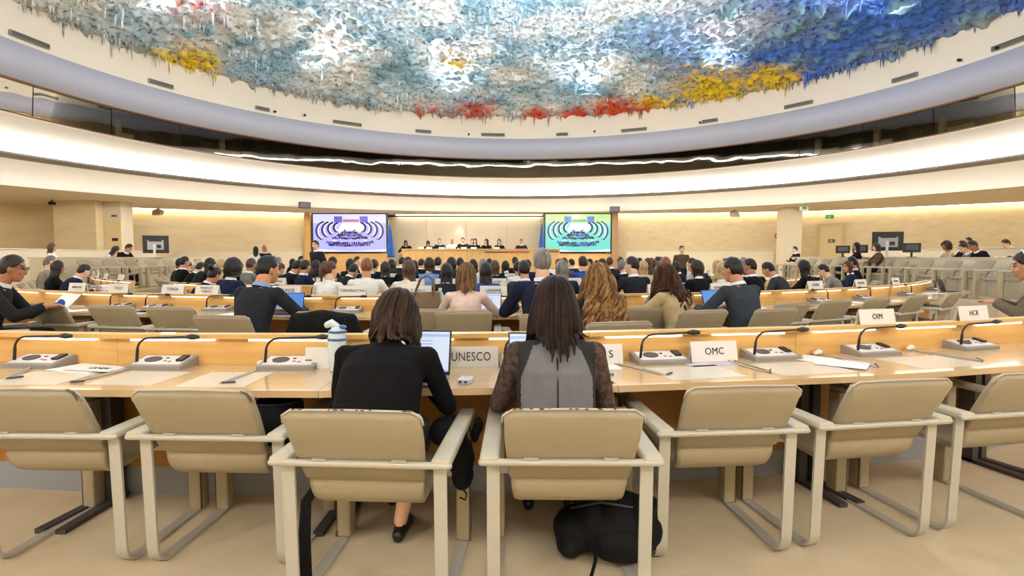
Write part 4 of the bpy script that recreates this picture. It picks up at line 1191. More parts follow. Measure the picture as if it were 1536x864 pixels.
S_(3, 9.8, [(428, 'M', 1, 'short', 'brown', G, dict(rz=-20)), (453, 'M', 1, 'short', 'black', K, dict(rz=-18)), (482, 'M', 0, 'short', 'dark', N, dict(rz=-22)), (505, 'F', 0, 'long', 'brown', '8a8578', dict(rz=-15)),
  (533, 'M', 1, 'short', 'black', C, dict(rz=-15)), (559, 'M', 1, 'short', 'black', K, dict(rz=-12)), (606, 'F', 0, 'long', 'dark', K), (634, 'F', 0, 'mid', 'black', K), (646, 'F', 3, 'bob', 'dark', '6f93c9'),
  (680, 'F', 0, 'mid', 'black', K), (698, 'F', 0, 'bob', 'black', 'b9c4d2'), (726, 'F', 0, 'long', 'brown', K), (753, 'F', 0, 'tied', 'black', W), (789, 'M', 0, 'short', 'black', N),
  (849, 'M', 0, 'short', 'black', '32362f'), (865, 'M', 0, 'short', 'dark', '2a4f9a'), (878, 'F', 2, 'mid', 'dark', C), (908, 'M', 2, 'short', 'grey', K), (954, 'F', 0, 'long', 'fair', 'c9b48e'), (975, 'F', 3, 'long', 'auburn', '5c4a3c'),
  (990, 'F', 2, 'long', 'dark', K, dict(rz=8)), (1003, 'M', 0, 'short', 'dark', 'b9c4d2', dict(rz=10)), (1040, 'M', 1, 'short', 'black', C, dict(rz=15)), (1055, 'F', 2, 'mid', 'fair', 'c9b48e'), (1086, 'F', 2, 'long', 'dark', K, dict(rz=20)), (1108, 'F', 0, 'mid', 'brown', '8a8578', dict(rz=20)), (1203, 'F', 2, 'mid', 'grey', K, dict(rz=10))])
S_(4, 12.4, [(544, 'F', 0, 'long', 'black', K), (515, 'F', 0, 'long', 'black', C, dict(rz=-15)), (568, 'M', 1, 'balding', 'brown', K), (579, 'F', 0, 'mid', 'black', C), (618, 'F', 0, 'long', 'dark', K), (643, 'M', 0, 'short', 'black', C), (716, 'M', 0, 'short', 'black', K),
  (762, 'F', 2, 'long', 'black', K), (748, 'F', 0, 'mid', 'grey', CR), (796, 'M', 0, 'short', 'dark', K), (868, 'M', 3, 'short', 'black', W), (881, 'F', 2, 'mid', 'brown', '5c4a3c'), (893, 'F', 0, 'short', 'black', K),
  (918, 'F', 0, 'long', 'black', K), (929, 'M', 2, 'short', 'brown', C), (941, 'M', 2, 'short', 'dark', N), (953, 'F', 2, 'scarf', 'scarf_mauve', 'a8505a'), (966, 'M', 2, 'short', 'black', '73503c'), (978, 'F', 0, 'mid', 'brown', '5c4a3c', dict(rz=20)),
  (1000, 'M', 2, 'short', 'black', C), (1015, 'M', 0, 'short', 'dark', K, dict(rz=20)), (1027, 'M', 1, 'short', 'black', C, dict(rz=20)), (1046, 'F', 2, 'long', 'brown', W), (1058, 'F', 2, 'mid', 'dark', W), (1079, 'M', 2, 'short', 'black', C), (1095, 'M', 0, 'short', 'black', K, dict(rz=15))])
S_(4, 16.5, [(412, 'F', 0, 'mid', 'grey', CR, dict(rz=10)), (390, 'M', 0, 'short', 'black', K, dict(rz=0)), (436, 'F', 0, 'mid', 'black', K), (445, 'M', 0, 'short', 'black', C), (467, 'M', 2, 'short', 'black', K), (487, 'F', 0, 'mid', 'dark', C),
  (1121, 'F', 0, 'mid', 'brown', '5c4a3c')])
S_(5, 14.5, [(600, 'M', 0, 'short', 'black', C), (628, 'M', 0, 'short', 'black', K), (735, 'F', 0, 'mid', 'black', C), (775, 'M', 0, 'short', 'dark', K), (845, 'F', 0, 'mid', 'dark', K), (860, 'M', 0, 'short', 'black', N), (903, 'M', 0, 'short', 'black', K), (528, 'M', 2, 'short', 'dark', C)])
S_(2, 10.8, [(52, 'M', 0, 'short', 'black', '22283a', dict(rz=-5)), (75, 'F', 0, 'mid', 'dark', K), (93, 'M', 1, 'short', 'dark', N), (30, 'M', 0, 'crew', 'grey', '8a8578')])
S_(3, 13, [(58, 'M', 0, 'short', 'black', K), (187, 'M', 1, 'short', 'black', '22283a'), (262, 'M', 0, 'short', 'black', '32362f', dict(skin=3)), (306, 'M', 1, 'short', 'dark', K), (321, 'M', 1, 'short', 'black', C), (334, 'F', 0, 'mid', 'black', K), (343, 'F', 0, 'bob', 'fair', 'c9b48e'), (351, 'M', 0, 'short', 'dark', K), (369, 'M', 0, 'short', 'brown', G)])
FREE = [  # (px, depth, floor z, rz, sex, pose, hair style, hair colour, top)
 (384, 19.0, 0, 10, 'F', 5, 'long', 'black', W), (399, 19.0, 0, 160, 'M', 5, 'balding', 'fair', K), (476, 15.0, 0, 150, 'M', 5, 'short', 'dark', C), (1022, 17.6, 0, 160, 'M', 5, 'short', 'dark', '5c4a3c'),
 (158, 16.4, .45, -80, 'F', 1, 'mid', 'dark', 'b9c4d2'), (180, 16.9, .45, -95, 'M', 1, 'short', 'black', K), (80, 15.6, .45, -70, 'F', 4, 'mid', 'brown', 'ece9e2'),
 (1425, 14.9, .45, 80, 'F', 0, 'curly', 'dark', 'c9b48e'), (1449, 14.3, .45, 78, 'M', 0, 'short', 'black', K), (1457, 17.0, .62, 80, 'M', 0, 'short', 'black', K), (1466, 13.7, .45, 76, 'M', 1, 'short', 'dark', G), (1481, 13.2, .45, 76, 'M', 1, 'short', 'dark', K), (1527, 14.9, .55, 80, 'M', 1, 'short', 'black', C),
 (1196, 21.3, .45, 85, 'M', 0, 'short', 'black', K), (1320, 15.4, .45, 75, 'F', 0, 'bob', 'dark', '5c4a3c'), (1283, 16.9, .45, 70, 'F', 4, 'long', 'black', K)]
for k, (px, sx, hs, hc, tp) in enumerate(((611, 'F', 'long', 'black', K), (644, 'F', 'scarf', 'scarf_black', K), (660, 'M', 'short', 'dark', N), (679, 'M', 'crew', 'fair', W), (695, 'M', 'short', 'dark', C), (713, 'F', 'mid', 'black', K), (730, 'F', 'mid', 'black', K), (749, 'F', 'long', 'black', K), (782, 'M', 'short', 'brown', C))):
    FREE.append((px, 24.95, .85, 180, sx, (0, 1, 0, 0, 0, 0, 2, 0, 0)[k] if k else 1, hs, hc, tp))
FREE.append((708, 26.0, .85, 190, 'M', 0, 'short', 'black', K))
rnd = random.Random(21)
def who(d, place):
    hair = HN[d['hs']] % ({'scarf_mauve': 'mauve', 'scarf_black': 'black'}.get(d['hc'], d['hc']),) if '%s' in HN[d['hs']] else HN[d['hs']]
    return 'person with %s in %s, %s' % (hair, CN.get(d['top'], 'dark'), place)
for ri in range(1, 6):
    L = sorted([d for d in PEOPLE if d['ri'] == ri], key=lambda d: d['a'])
    # keep neighbours apart along the row
    for it in range(30):
        for q in range(len(L) - 1):
            gap = (L[q + 1]['a'] - L[q]['a']) * ROWS[ri]; need = .56
            if gap < need:
                sft = (need - gap) / 2 / ROWS[ri]; L[q]['a'] -= sft; L[q + 1]['a'] += sft
    for q, d in enumerate(L):
        p = arc(ROWS[ri] + .24, d['a'])
        rz = d['a'] + R(d['rz'] + rnd.uniform(-7, 7))
        key = (d['sex'], d['pose'], d['top'] in (K, C, N, DG, G, '22283a', '32362f'))
        sk = d['skin'] or rnd.choice((0, 0, 1, 1, 2))
        place_person(key, mk(d['sex'], d['pose']), (p.x, p.y, 0), rz, who(d, '%s, %s from the left' % (RN[ri], ORD[q])), d['hs'], d['hc'], d['top'], sk, scale=d['scale'] * rnd.uniform(.97, 1.04), kw=dict(vox=.0125, jacket=key[2]), collar=d['collar'])
        c = arc(ROWS[ri] + .46, d['a'])
        SEATCH.setdefault(ri, []).append((d['a'], (c.x, c.y), rz))
for q, (px, y, z, rz, sx, ps, hs, hc, tp) in enumerate(FREE):
    x = (px - 768) / FOC * y
    d = dict(hs=hs, hc=hc, top=tp)
    if y > 24: pl = 'seated at the podium desk, %s from the left' % ORD[[i for i, e in enumerate(sorted(f[0] for f in FREE if f[1] > 24)) if e == px][0]]
    elif ps == 5: pl = 'standing ' + {384: 'by the left wall beside a suit', 399: 'by the left wall near someone in white', 476: 'in front of the purple screen', 1022: 'by the right wall'}[px]
    else: pl = 'on the %s tier, %s from the %s' % ('left' if px < 700 else 'right', ORD[sorted([f[0] for f in FREE if f[1] < 24 and f[5] != 5 and (f[0] < 700) == (px < 700)]).index(px)], 'left')
    key = (sx, ps, tp in (K, C, N, DG, G))
    place_person(key, mk(sx, ps), (x, y, z), R(rz), who(d, pl), hs, hc, tp, rnd.choice((0, 0, 1, 2)), kw=dict(vox=.0125, jacket=key[2]), scale=rnd.uniform(.98, 1.04))
    if ps != 5 and y < 24 or y > 24:
        r = R(rz); SEATCH.setdefault('T' if y < 24 else 'P', []).append((0, (x + .22 * math.sin(r), y - .22 * math.cos(r), z), r))
# pattern blouse of the person with black hair in the third row stays plain beige-grey; chairs for everybody
def chair_row(ri, bounds, step, phrase):
    taken = [a for a, _, _ in SEATCH.get(ri, [])]; items = [(a, p, rz, True) for a, p, rz in SEATCH.get(ri, [])]
    for a0, a1 in bounds:
        a = a0
        while a <= a1:
            ar = R(a)
            if all(abs(ar - t) * ROWS[ri] > .60 for t in taken):
                c = arc(ROWS[ri] + .46, ar); items.append((ar, (c.x, c.y), ar + R(rnd.uniform(-6, 6)), False)); taken.append(ar)
            a += step / ROWS[ri] * 57.3
    items.sort(key=lambda t: t[0])
    for q, (a, p, rz, occ) in enumerate(items):
        put_chair(p[0], p[1], rz, '%s beige armchair in the %s, %s from the left' % ('occupied' if occ else 'empty', phrase, ORD[q]), phrase + ' armchairs')
chair_row(2, [(-61, -34), (-25, 59)], .72, 'third row'); chair_row(3, [(-74, -39), (-20, 68)], .74, 'fourth row')
chair_row(4, [(-83, -46), (-20, 74)], .76, 'fifth row'); chair_row(5, [(-22, 22)], .76, 'sixth row')
k = 0
for q in range(11):
    put_chair(10.25, 11.1 + q * .86, R(90), 'empty armchair facing left on the right tier, %s from the front' % ORD[q], 'right tier armchairs', TZ)
for q in range(8):
    put_chair(-11.0, 14.2 + q * .86, R(-90), 'empty armchair facing right on the left tier, %s from the front' % ORD[q], 'left tier armchairs', TZ)
for q, (_, p, r) in enumerate(SEATCH.get('T', [])):
    put_chair(p[0], p[1], r, 'armchair behind a tier desk under the person on the %s side, %s of that crowd' % ('left' if p[0] < 0 else 'right', ORD[q]), 'occupied tier armchairs', p[2])
for q, (_, p, r) in enumerate(sorted(SEATCH.get('P', []), key=lambda t: t[1][0])):
    put_chair(p[0], p[1], r, 'armchair hidden behind the podium desk, %s from the left' % ORD[q], 'podium armchairs', p[2])
put_chair((626 - 768) / FOC * 25.2, 25.2, R(180), 'empty chair at the podium between two seated people near its left end', None, .85)
# ================================================================ hair made of locks, for the people near the camera
def locks(P, n, length, wave, freq, seed, base_style, flare=.0, wid=(.009, .016), curl_from=.3, amax=118, pushes=(), lift=.004, shrink=.97, grav=.34, top_jitter=.004):
    rnd = random.Random(seed); mb = MB()
    cap = hair_cap(base_style, random.Random(seed))
    mb.add([tuple(P.head @ (v.co * shrink)) for v in cap.vertices], [tuple(p.vertices) for p in cap.polygons], 0)
    bpy.data.meshes.remove(cap)
    spheres = [(P.neck.lerp(P.htop, k / 3), .066) for k in range(4)] + [(P.spine(.43 * P.k) + P.right * (.16 * q / 4), .085 if abs(q) < 3 else .07) for q in range(-4, 5)] + [(P.spine(u) + P.right * x, .115) for u in (.22, .29, .36) for x in (-.07, 0, .07)] + list(pushes)
    Mh = P.head; Mi = Mh.inverted()
    for k in range(n):
        a = R(rnd.uniform(-amax, amax)); th = R(rnd.choice((rnd.uniform(4, 40), rnd.uniform(25, 95))))
        L = rnd.uniform(*length); step = .018; p_ = []; r0 = 1 + rnd.uniform(lift, lift + .16) 
        def surf(t): return V((math.sin(a) * math.sin(t) * .078 * r0, -math.cos(a) * math.sin(t) * .099 * r0 - .003, math.cos(t) * .119 * (1 + (r0 - 1) * .6)))
        t = th; s = 0; tend = R(rnd.uniform(82, 112))
        while t < tend and s < L:
            p_.append(Mh @ surf(t)); t += step / .10; s += step
        if len(p_) < 2: p_ = [Mh @ surf(t - .16), Mh @ surf(t)]
        d = (p_[-1] - p_[-2]).normalized(); out = (p_[-1] - Mh.translation); out.z = 0; out = out.normalized() if out.length > 1e-4 else V((0, -1, 0))
        p = p_[-1].copy(); d = (d + out * flare).normalized()
        while s < L:
            d = (d * (1 - grav) + V((0, 0, -1)) * grav).normalized(); p = p + d * step; s += step
            for c, r in spheres:
                e = p - c
                if e.length < r + .012: p = c + e.normalized() * (r + .012)
            p_.append(p.copy())
        ph = rnd.uniform(0, 6.28); fq = freq * rnd.uniform(.8, 1.2); q_ = []; side = out.cross(V((0, 0, 1))).normalized(); N = len(p_)
        for i, x in enumerate(p_):
            f = max(0, (i / N - curl_from) / (1 - curl_from)); am = wave * (.25 + .75 * f) if f > 0 else wave * .12
            q_.append(x + side * am * math.sin(fq * i * step + ph) + out * am * .7 * math.cos(fq * i * step + ph) + out * rnd.uniform(0, top_jitter))
        w = rnd.uniform(*wid)
        rad = [(w * (.55 + .45 * min(1, i / 3)) * (1 - .75 * max(0, (i / (N - 1) - .72) / .28)), .45 * w * (1 - .7 * max(0, (i / (N - 1) - .72) / .28))) for i in range(N)]
        mb.tube(q_, rad, 6, rnd.choice((0, 0, 1, 1, 2)), None, right=None)
    return mb
def hair3(name, a, b, c):
    return [mat('lock_%s_%d' % (name, i), x, .55, scale=30, stretch=(1, 1, .15), col2=y, spec=.18) for i, (x, y) in enumerate(((a, b), (b, c), (c, a)))]
def near_person(key, P, loc, rz, label, top, skin, hairmats=None, hairmb=None, jacket=True, collar=None, trous='26262b', scale=1.0, vox=.0075, hairstyle=None, haircol=None, sleeve=1.0, trous_len=1.0, topmats=None, facefn=None):
    ms = pose_meshes(P, vox, jacket, sleeve, True, trous_len)
    root = thing('person', label, 'person', loc, rz); root.scale = (scale,) * 3
    b = link('body', ms['body'], root); b.data.materials[0] = SKINS[skin]
    t = link(ms['top'].name.split('.')[0], ms['top'], root); t.data.materials.clear()
    for m in (topmats or [cloth(top)]): t.data.materials.append(m)
    if facefn:
        t.data.polygons.foreach_set('material_index', [facefn(p.center) for p in t.data.polygons])
    q = link('trousers', ms['trousers'], root); q.data.materials[0] = cloth(trous)
    if 'collar' in ms and collar:
        c = link('shirt_collar', ms['collar'], root); c.data.materials[0] = cloth(collar)
    if hairmb: hairmb.build('hair', hairmats, root, True)
    elif hairstyle:
        h = link('hair', hair_cap(hairstyle), root); h.data.materials[0] = HAIR[haircol]; h.matrix_local = P.head
    return root
def at_row(ri, px, off):
    return on_arc(ROWS[ri] + off, px)
# ---- front row: two people at the desk -----------------------------------
P = Pose('F', lean=20, bend=24, pitch=20, yaw=-8, roll=4, tyaw=-3, hands={-1: (-.14, .44, .785), 1: (.10, .40, .785)}, poles={1: (.75, -.25, -.9), -1: (-.35, -.3, -.9)}, feet={1: (.03, .34, .085), -1: (-.10, .72, .085)}, wide=1.16, loose=.185)
HB = locks(P, 330, (.20, .30), .012, 26, 5, 'bob', flare=.25, curl_from=.25, amax=150, lift=.02, shrink=.98, top_jitter=.006)
W1 = near_person('w1', P, (-.580, 2.20, 0), R(-3), 'person with messy brown hair in a black cardigan leaning over a laptop', '111012', 0, hair3('w1', '34241a', '20160f', '4a3526'), HB, jacket=False, trous='77706a', trous_len=.72)
P = Pose('F', lean=6, bend=14, pitch=10, yaw=-2, tyaw=0, hands={-1: (-.12, .34, .785), 1: (.12, .34, .785)}, poles={1: (.42, -.25, -.9), -1: (-.55, -.25, -.9)}, wide=1.05, loose=.168, feet={1: (.11, .64, .085), -1: (-.11, .64, .085)})
HB = locks(P, 420, (.25, .315), .003, 9, 8, 'bob', flare=.42, wid=(.009, .015), amax=140, lift=.0, shrink=.98, grav=.20, top_jitter=.002)
M_vest = mat('vest_grey', '6d6c6f', .85, var=.12, scale=20, bump=.3, bscale=14); M_side = mat('vest_black', '1a191b', .8)
M_lace = mat('lace_black', '151415', .8, scale=42, col2='5d463a', bump=.6, bscale=70)
def w2f(c):
    x = abs(c.x)
    if x > .165 and c.z < 1.03 or x > .178: return 2
    lim = .150 - max(0, (c.z - .86)) * .42 if c.z > .7 else .14
    return 0 if (x < lim and c.y < .05) else 1
W2 = near_person('w2', P, (.185, 2.235, 0), R(-1), 'person with long straight dark hair in a grey vest with black lace sleeves', None, 0, hair3('w2', '261814', '190f0d', '35221d'), HB, jacket=False, topmats=[M_vest, M_side, M_lace], facefn=w2f, trous='1c1b1d', scale=.985)
MBs = MB(); 
MBs.tube([P.spine(u) + V((0, -(.098 + .006 if u < .2 else .112 + .006) - (.006 if .25 < u < .40 else 0), 0)) for u in (.02, .1, .2, .28, .36, .42)], .0035, 6); MBs.build('back_seam', M_side, W2, True)
# ---- second row ------------------------------------------------------------
def row2(px, off, **k): 
    p, a = at_row(1, px, off); return (p.x, p.y, 0), a
SEAT2 = []
def r2person(px, off, P, label, rzoff=0, chair='c', scale=1.0, **k):
    loc, a = row2(px, off); r = near_person('r2', P, loc, a + R(rzoff), label, scale=scale, vox=.009, **k)
    rz = a + R(rzoff * .6); c = V(loc) + V((.23 * math.sin(rz), -.23 * math.cos(rz), 0)); SEAT2.append((c.x, c.y, rz, px)); return r
H2 = {1: (.18, .42, .785), -1: (-.18, .42, .785)}
r2person(371, .62, Pose('M', lean=9, bend=16, pitch=8, yaw=-24, tyaw=-8, hands={-1: (-.1, .42, .785), 1: (.24, .46, .785)}, wide=1.05), 'person with short black hair in a charcoal suit typing on a laptop, second row', -8, top='2a2b31', skin=1, hairstyle='short', haircol='black', collar='7fa6d8', scale=1.05)
P = Pose('F', lean=5, bend=10, pitch=6, yaw=0, hands={-1: (-.14, .42, .785), 1: (.20, .44, .785)}, poles={1: (1, -.3, -.8), -1: (-1, -.3, -.8)})
r2person(698, .22, P, 'person with a brown bob in a pale pink jacket, second row', -3, top='e3c8bc', skin=0, hairmats=hair3('pink', '6b4d33', '4c3526', '94714c'), hairmb=locks(P, 320, (.17, .225), .003, 8, 3, 'bob', flare=.3, amax=125, lift=.0, grav=.3), jacket=False)
r2person(815, .55, Pose('M', lean=2, bend=6, pitch=2, yaw=4, hands=H2, wide=1.06), 'grey-haired person in a dark navy suit sitting tall, second row', -2, top='20243a', skin=0, hairstyle='crew', haircol='grey', collar='e9e9ee', scale=1.08)
P = Pose('F', lean=4, bend=8, pitch=4, yaw=2, hands=H2)
r2person(905, 1.18, P, 'person with very long curly blond hair, second row', 4, top='26262c', skin=0, hairmats=hair3('curly', '7d5a32', '4f351d', 'ab8552'), hairmb=locks(P, 260, (.42, .62), .036, 34, 12, 'mid', flare=.95, wid=(.013, .021), amax=140, lift=.06, curl_from=.22, grav=.20), jacket=False, scale=1.0)
P = Pose('F', lean=10, bend=12, pitch=8, yaw=6, roll=-10, tyaw=10, hands={-1: (-.16, .34, .785), 1: (.10, .42, .785)}, poles={-1: (-1.2, -.3, -.6), 1: (1, -.3, -.8)})
r2person(1022, .48, P, 'person with curly dark brown hair in a beige jacket, second row', 8, top='bda980', skin=0, hairmats=hair3('beige', '3b2219', '26150f', '5e3a25'), hairmb=locks(P, 230, (.32, .46), .028, 32, 9, 'mid', flare=.75, wid=(.013, .020), amax=135, lift=.06, curl_from=.35, grav=.24), jacket=True, collar=None)
r2person(1124, .50, Pose('M', lean=8, bend=14, pitch=10, yaw=14, tyaw=4, hands={-1: (-.24, .44, .785), 1: (.08, .40, .785)}, wide=1.08), 'person with short black hair in a slate grey suit with laptop, second row', 6, top='3a4048', skin=1, hairstyle='short', haircol='black', collar='e9e9ee', scale=1.03)
# brown tweed suit with headphones at the right end, dark suit with glasses at the left end
PB = Pose('M', lean=14, bend=18, pitch=16, yaw=10, hands={-1: (-.10, .50, .80), 1: (.12, .50, .80)}, wide=1.08)
BX = V((5.42, 5.30, 0))
B_ = near_person('b', PB, tuple(BX), R(48), 'person in brown tweed suit wearing white headphones at the right edge', '6e6353', 1, jacket=True, collar='9db7d6', vox=.009, hairstyle='short', haircol='dark', scale=1.1)
SEAT2.append((BX.x + .25 * math.sin(R(40)), BX.y - .25 * math.cos(R(40)), R(40), 1515))
PL = Pose('M', lean=12, bend=14, pitch=12, yaw=0, hands={-1: (-.05, .46, .80), 1: (.10, .50, .80)}, wide=1.08)
LX = V((-5.14, 5.25, 0))
L_ = near_person('l', PL, tuple(LX), R(-62), 'person in dark suit with glasses at the left edge', '222124', 2, jacket=True, collar='d8d6d2', vox=.009, hairstyle='short', haircol='dark', scale=1.06)
SEAT2.append((LX.x + .24 * math.sin(R(-58)), LX.y - .24 * math.cos(R(-58)), R(-58), 15))
def gear(root, P, what):
    M = P.head; s = root
    if what == 'headphones':
        t = thing('headphones', 'white headphones worn by the person in brown tweed', 'headphones'); t.parent = None
        W = Matrix.LocRotScale(root.location, root.rotation_euler, root.scale) @ M; t.matrix_world = W
        MB().tube([(math.sin(a) * .092, -.01, .01 + math.cos(a) * .135) for a in [R(-90 + 180 * k / 16) for k in range(17)]], [(.006, .012)] * 17, 8).build('headband', M_plate, t, True)
        for q in (-1, 1): MB().tube([(q * .083, -.005, -.005), (q * .108, -.005, -.005)], [.036, .030], 16, round_caps=True).build('ear_cup', M_plate, t, True)
    else:
        t = thing('glasses', 'dark rimmed glasses worn by the person at the left edge', 'glasses')
        t.matrix_world = Matrix.LocRotScale(root.location, root.rotation_euler, root.scale) @ M
        for q in (-1, 1):
            MB().tube([(q * .033 + .024 * math.cos(a), .104, .016 + .018 * math.sin(a)) for a in [2 * math.pi * k / 14 for k in range(15)]], .0025, 6).build('rim', M_blk, t)
            MB().tube([(q * .057, .103, .02), (q * .078, .06, .02), (q * .082, -.01, .015)], .0025, 6).build('temple', M_blk, t)
        MB().tube([(-.010, .105, .018), (.010, .105, .018)], .0025, 6).build('bridge', M_blk, t)
gear(B_, PB, 'headphones'); gear(L_, PL, 'glasses')
# ---- second-row chairs -----------------------------------------------------
items = [(x, y, rz, px, True) for x, y, rz, px in SEAT2]
for px, off, dr in ((84, .16, 2), (180, .18, 3), (268, .20, 2), (492, .50, 0), (632, .26, 2), (960, .30, -2), (1175, .30, 4), (1240, .22, 2), (1302, .18, 3), (1362, .18, 2), (1418, .18, 2)):
    p, a = at_row(1, px, off); items.append((p.x, p.y, a + R(dr), px, False))
items.sort(key=lambda t: math.atan2(t[0] - C0.x, C0.y - t[1]))
CH2 = {}
for q, (x, y, rz, px, occ) in enumerate(items):
    lab = 'beige armchair under the black jacket, second row' if px == 492 else '%s beige armchair in the second row, %s from the left' % ('occupied' if occ else 'empty', ORD[q])
    CH2[px] = put_chair(x, y, rz, lab, 'second row armchairs', 0, 1.05)
# ================================================================ things on the desks
M_alu = mat('laptop_silver', 'a9aaae', .35, .5); M_ldark = mat('laptop_dark', '1f2024', .4); M_keys = mat('keys', '2a2a2e', .5)
E_doc = emis('doc_white', 'dfe9fb', .95); E_blue = emis('lap_blue', '4f8fe0', .9); E_line = emis('doc_line', '9db6de', .8); E_navy = emis('lap_navy', '3b63b8', .8); E_bar = emis('doc_bar', 'b9cdf2', .9)
def laptop(loc, rz, label, dark=True, disp=E_doc, kind='doc', tilt=18, w=.31, group=None):
    t = thing('laptop', label, 'laptop', loc, rz, group)
    bm = M_ldark if dark else M_alu
    MB().box((0, 0, .008), (w, .215, .015), 0, None, .004).build('base', M_alu if kind == 'doc' else bm, t)
    m = MB(); 
    for r in range(5): m.box((0, .055 - r * .022, .0162), (w * .86, .017, .002))
    m.build('keyboard', M_keys, t)
    MB().box((0, -.075, .0162), (w * .32, .05, .0015)).build('touchpad', bm, t)
    T = Matrix.Translation((0, .108, .014)) @ Matrix.Rotation(R(-tilt), 4, 'X')
    h = w * .68
    l = MB().box((0, .004, h / 2), (w, .008, h), 0, T, .003).build('lid', bm, t)
    m = MB(); m.box((0, -.0008, h / 2 + .004), (w - .018, .001, h - .026), 0, T)
    ms = [disp, E_line, E_bar]
    if kind == 'doc':
        m.box((0, -.0016, h - .028), (w - .02, .0008, .014), 2, T)
        for q in range(7): m.box((-.02 + .012 * (q % 3), -.0016, h - .055 - q * .016), (w * (.55 - .08 * (q % 3)), .0008, .0035), 1, T)
        m.box((0, -.0016, .022), (w - .02, .0008, .010), 2, T)
    elif kind == 'bands':
        m.box((0, -.0016, h * .40), (w - .02, .0008, h * .10), 1, T)
    m.build('display', ms, l)
    return t
TOP = .7402
laptop((-.485, 2.60, TOP), R(-6), 'open laptop with a white document before the person in black cardigan', True, E_doc, 'doc', 14, .33)
laptop((.13, 2.66, TOP), R(0), 'open laptop mostly hidden by the person in the grey vest', True, E_doc, 'doc', 14, .30)
def on2(px, y): 
    a = ang_px(1, px, y); p = on_desk(1, a, y, TOP); return tuple(p), a
for px, y, d, dk, k, lab, dr in ((425, .28, E_blue, True, 'plain', 'open laptop with blue screen before the person in charcoal suit', 5), (727, .26, E_doc, True, 'doc', 'open laptop with white screen beside the person in pale pink', -12),
                         (1084, .28, E_blue, True, 'plain', 'open laptop with blue screen before the person in slate grey suit', 10), (1428, .22, E_navy, True, 'bands', 'open laptop with blue-and-white screen at the right end of the second row', 20)):
    p, a = on2(px, y); laptop(p, a + R(dr), lab, dk, d, k, 20, .31)
a = ang_px(3, 509, .3); laptop(tuple(on_desk(3, a, .3, TOP)), a - R(20), 'small laptop with blue screen on the fourth-row desk', False, E_navy, 'plain')
a = ang_px(2, 1210, .3); laptop(tuple(on_desk(2, a, .3, TOP)), a + R(150), 'laptop seen from behind with purple-grey lid, right part of third row', True, E_navy, 'plain')

def sheet(loc, rz, label, w=.21, l=.297, fold=0.0, m=None, th=.002, group='papers on the front desk'):
    t = tag(MB().extrude_x([(-l / 2, 0), (0, fold * .0), (l / 2, fold), (l / 2, fold + th), (0, th), (-l / 2, th)], -w / 2, w / 2).build('paper_sheet', m or M_paper, None), label, 'paper', group)
    t.location = loc; t.rotation_euler = (0, 0, rz); return t
def fd(px, y, dz=0.0): 
    a = ang_px(0, px, y); return tuple(on_desk(0, a, y, TOP + dz)), a
M_pad = mat('desk_pad', 'ddd3c2', .3, coat=.3)
for k, (px, y, dr, w_, l_, mm, lab) in enumerate((
    (60, .22, 4, .36, .30, M_pad, 'pale desk pad at the left end of the front desk'), (335, .22, 0, .33, .32, M_pad, 'pale desk pad left of the person in black cardigan'),
    (205, .24, -2, .33, .30, M_pad, 'pale desk pad before the second chair of the front row'), (1045, .22, 3, .42, .30, M_pad, 'pale desk pad below the OMC plate'),
    (1205, .22, 0, .44, .30, M_pad, 'pale desk pad before the second chair from right'), (1400, .22, 0, .46, .30, M_pad, 'pale desk pad below the HCR plate'),
    (120, .44, -14, .30, .19, None, 'white sheet lying left of the second microphone unit'), (1240, .38, 28, .21, .297, None, 'white sheet lying between two right microphone units'),
    (1268, .26, 40, .21, .25, None, 'white sheet near the desk edge below the OIM plate'), (1072, .40, 4, .30, .10, mat('folder_lilac', 'c9bfd6', .6), 'lilac folder lying under the OMC plate'),
    (893, .40, 0, .28, .12, None, 'white sheet under the plate ending in S'))):
    p, a = fd(px, y); sheet((p[0], p[1], p[2] + ({1240: .0025, 1268: .005, 120: .0024}.get(px, 0))), a + R(dr), lab, w_, l_, 0, mm, .0018)
p, a = fd(135, .40, .003)
t = thing('name_plate', 'white name plate lying flat by the wheelchair sign', 'name plate', (p[0], p[1], p[2] + .0045), a + R(-8))
MB().box((0, 0, .003), (.29, .10, .005)).build('card', M_plate, t)
o = link('lettering', text_mesh('OMPI', .05), t); o.location = (.03, 0, .0062); o.data.materials.append(M_ink)
# second-row papers
for k, (px, y, dr) in enumerate(((70, .30, 10), (112, .12, -6), (204, .18, 12), (222, .30, -4), (395, .20, 5), (348, .18, -8), (1110, .16, 0), (1145, .14, 8), (1262, .22, 10), (1282, .30, -8), (1332, .24, 14), (1402, .34, 0))):
    p, a = on2(px, y); sheet(p, a + R(dr), 'white sheet on the second-row desk, %s from the left' % ORD[k], group='papers on the second-row desk')
for k, d in enumerate((-58, -52, -46, -40, -20, -13, -5, 3, 11, 19, 27, 35, 42, 48, 54)):
    p = on_desk(2, R(d), .25, TOP); sheet(tuple(p), R(d + 9 * (-1) ** k), 'white sheet on the third-row desk, %s from the left' % ORD[k], .23, .32, group='papers on the third-row desk')
for k, d in enumerate((-70, -60, -50, -42, -14, -2, 12, 26, 36, 46, 56, 64)):
    p = on_desk(3, R(d), .25, TOP); sheet(tuple(p), R(d + 9 * (-1) ** k), 'white sheet on the fourth-row desk, %s from the left' % ORD[k], .23, .32, group='papers on the fourth-row desk')
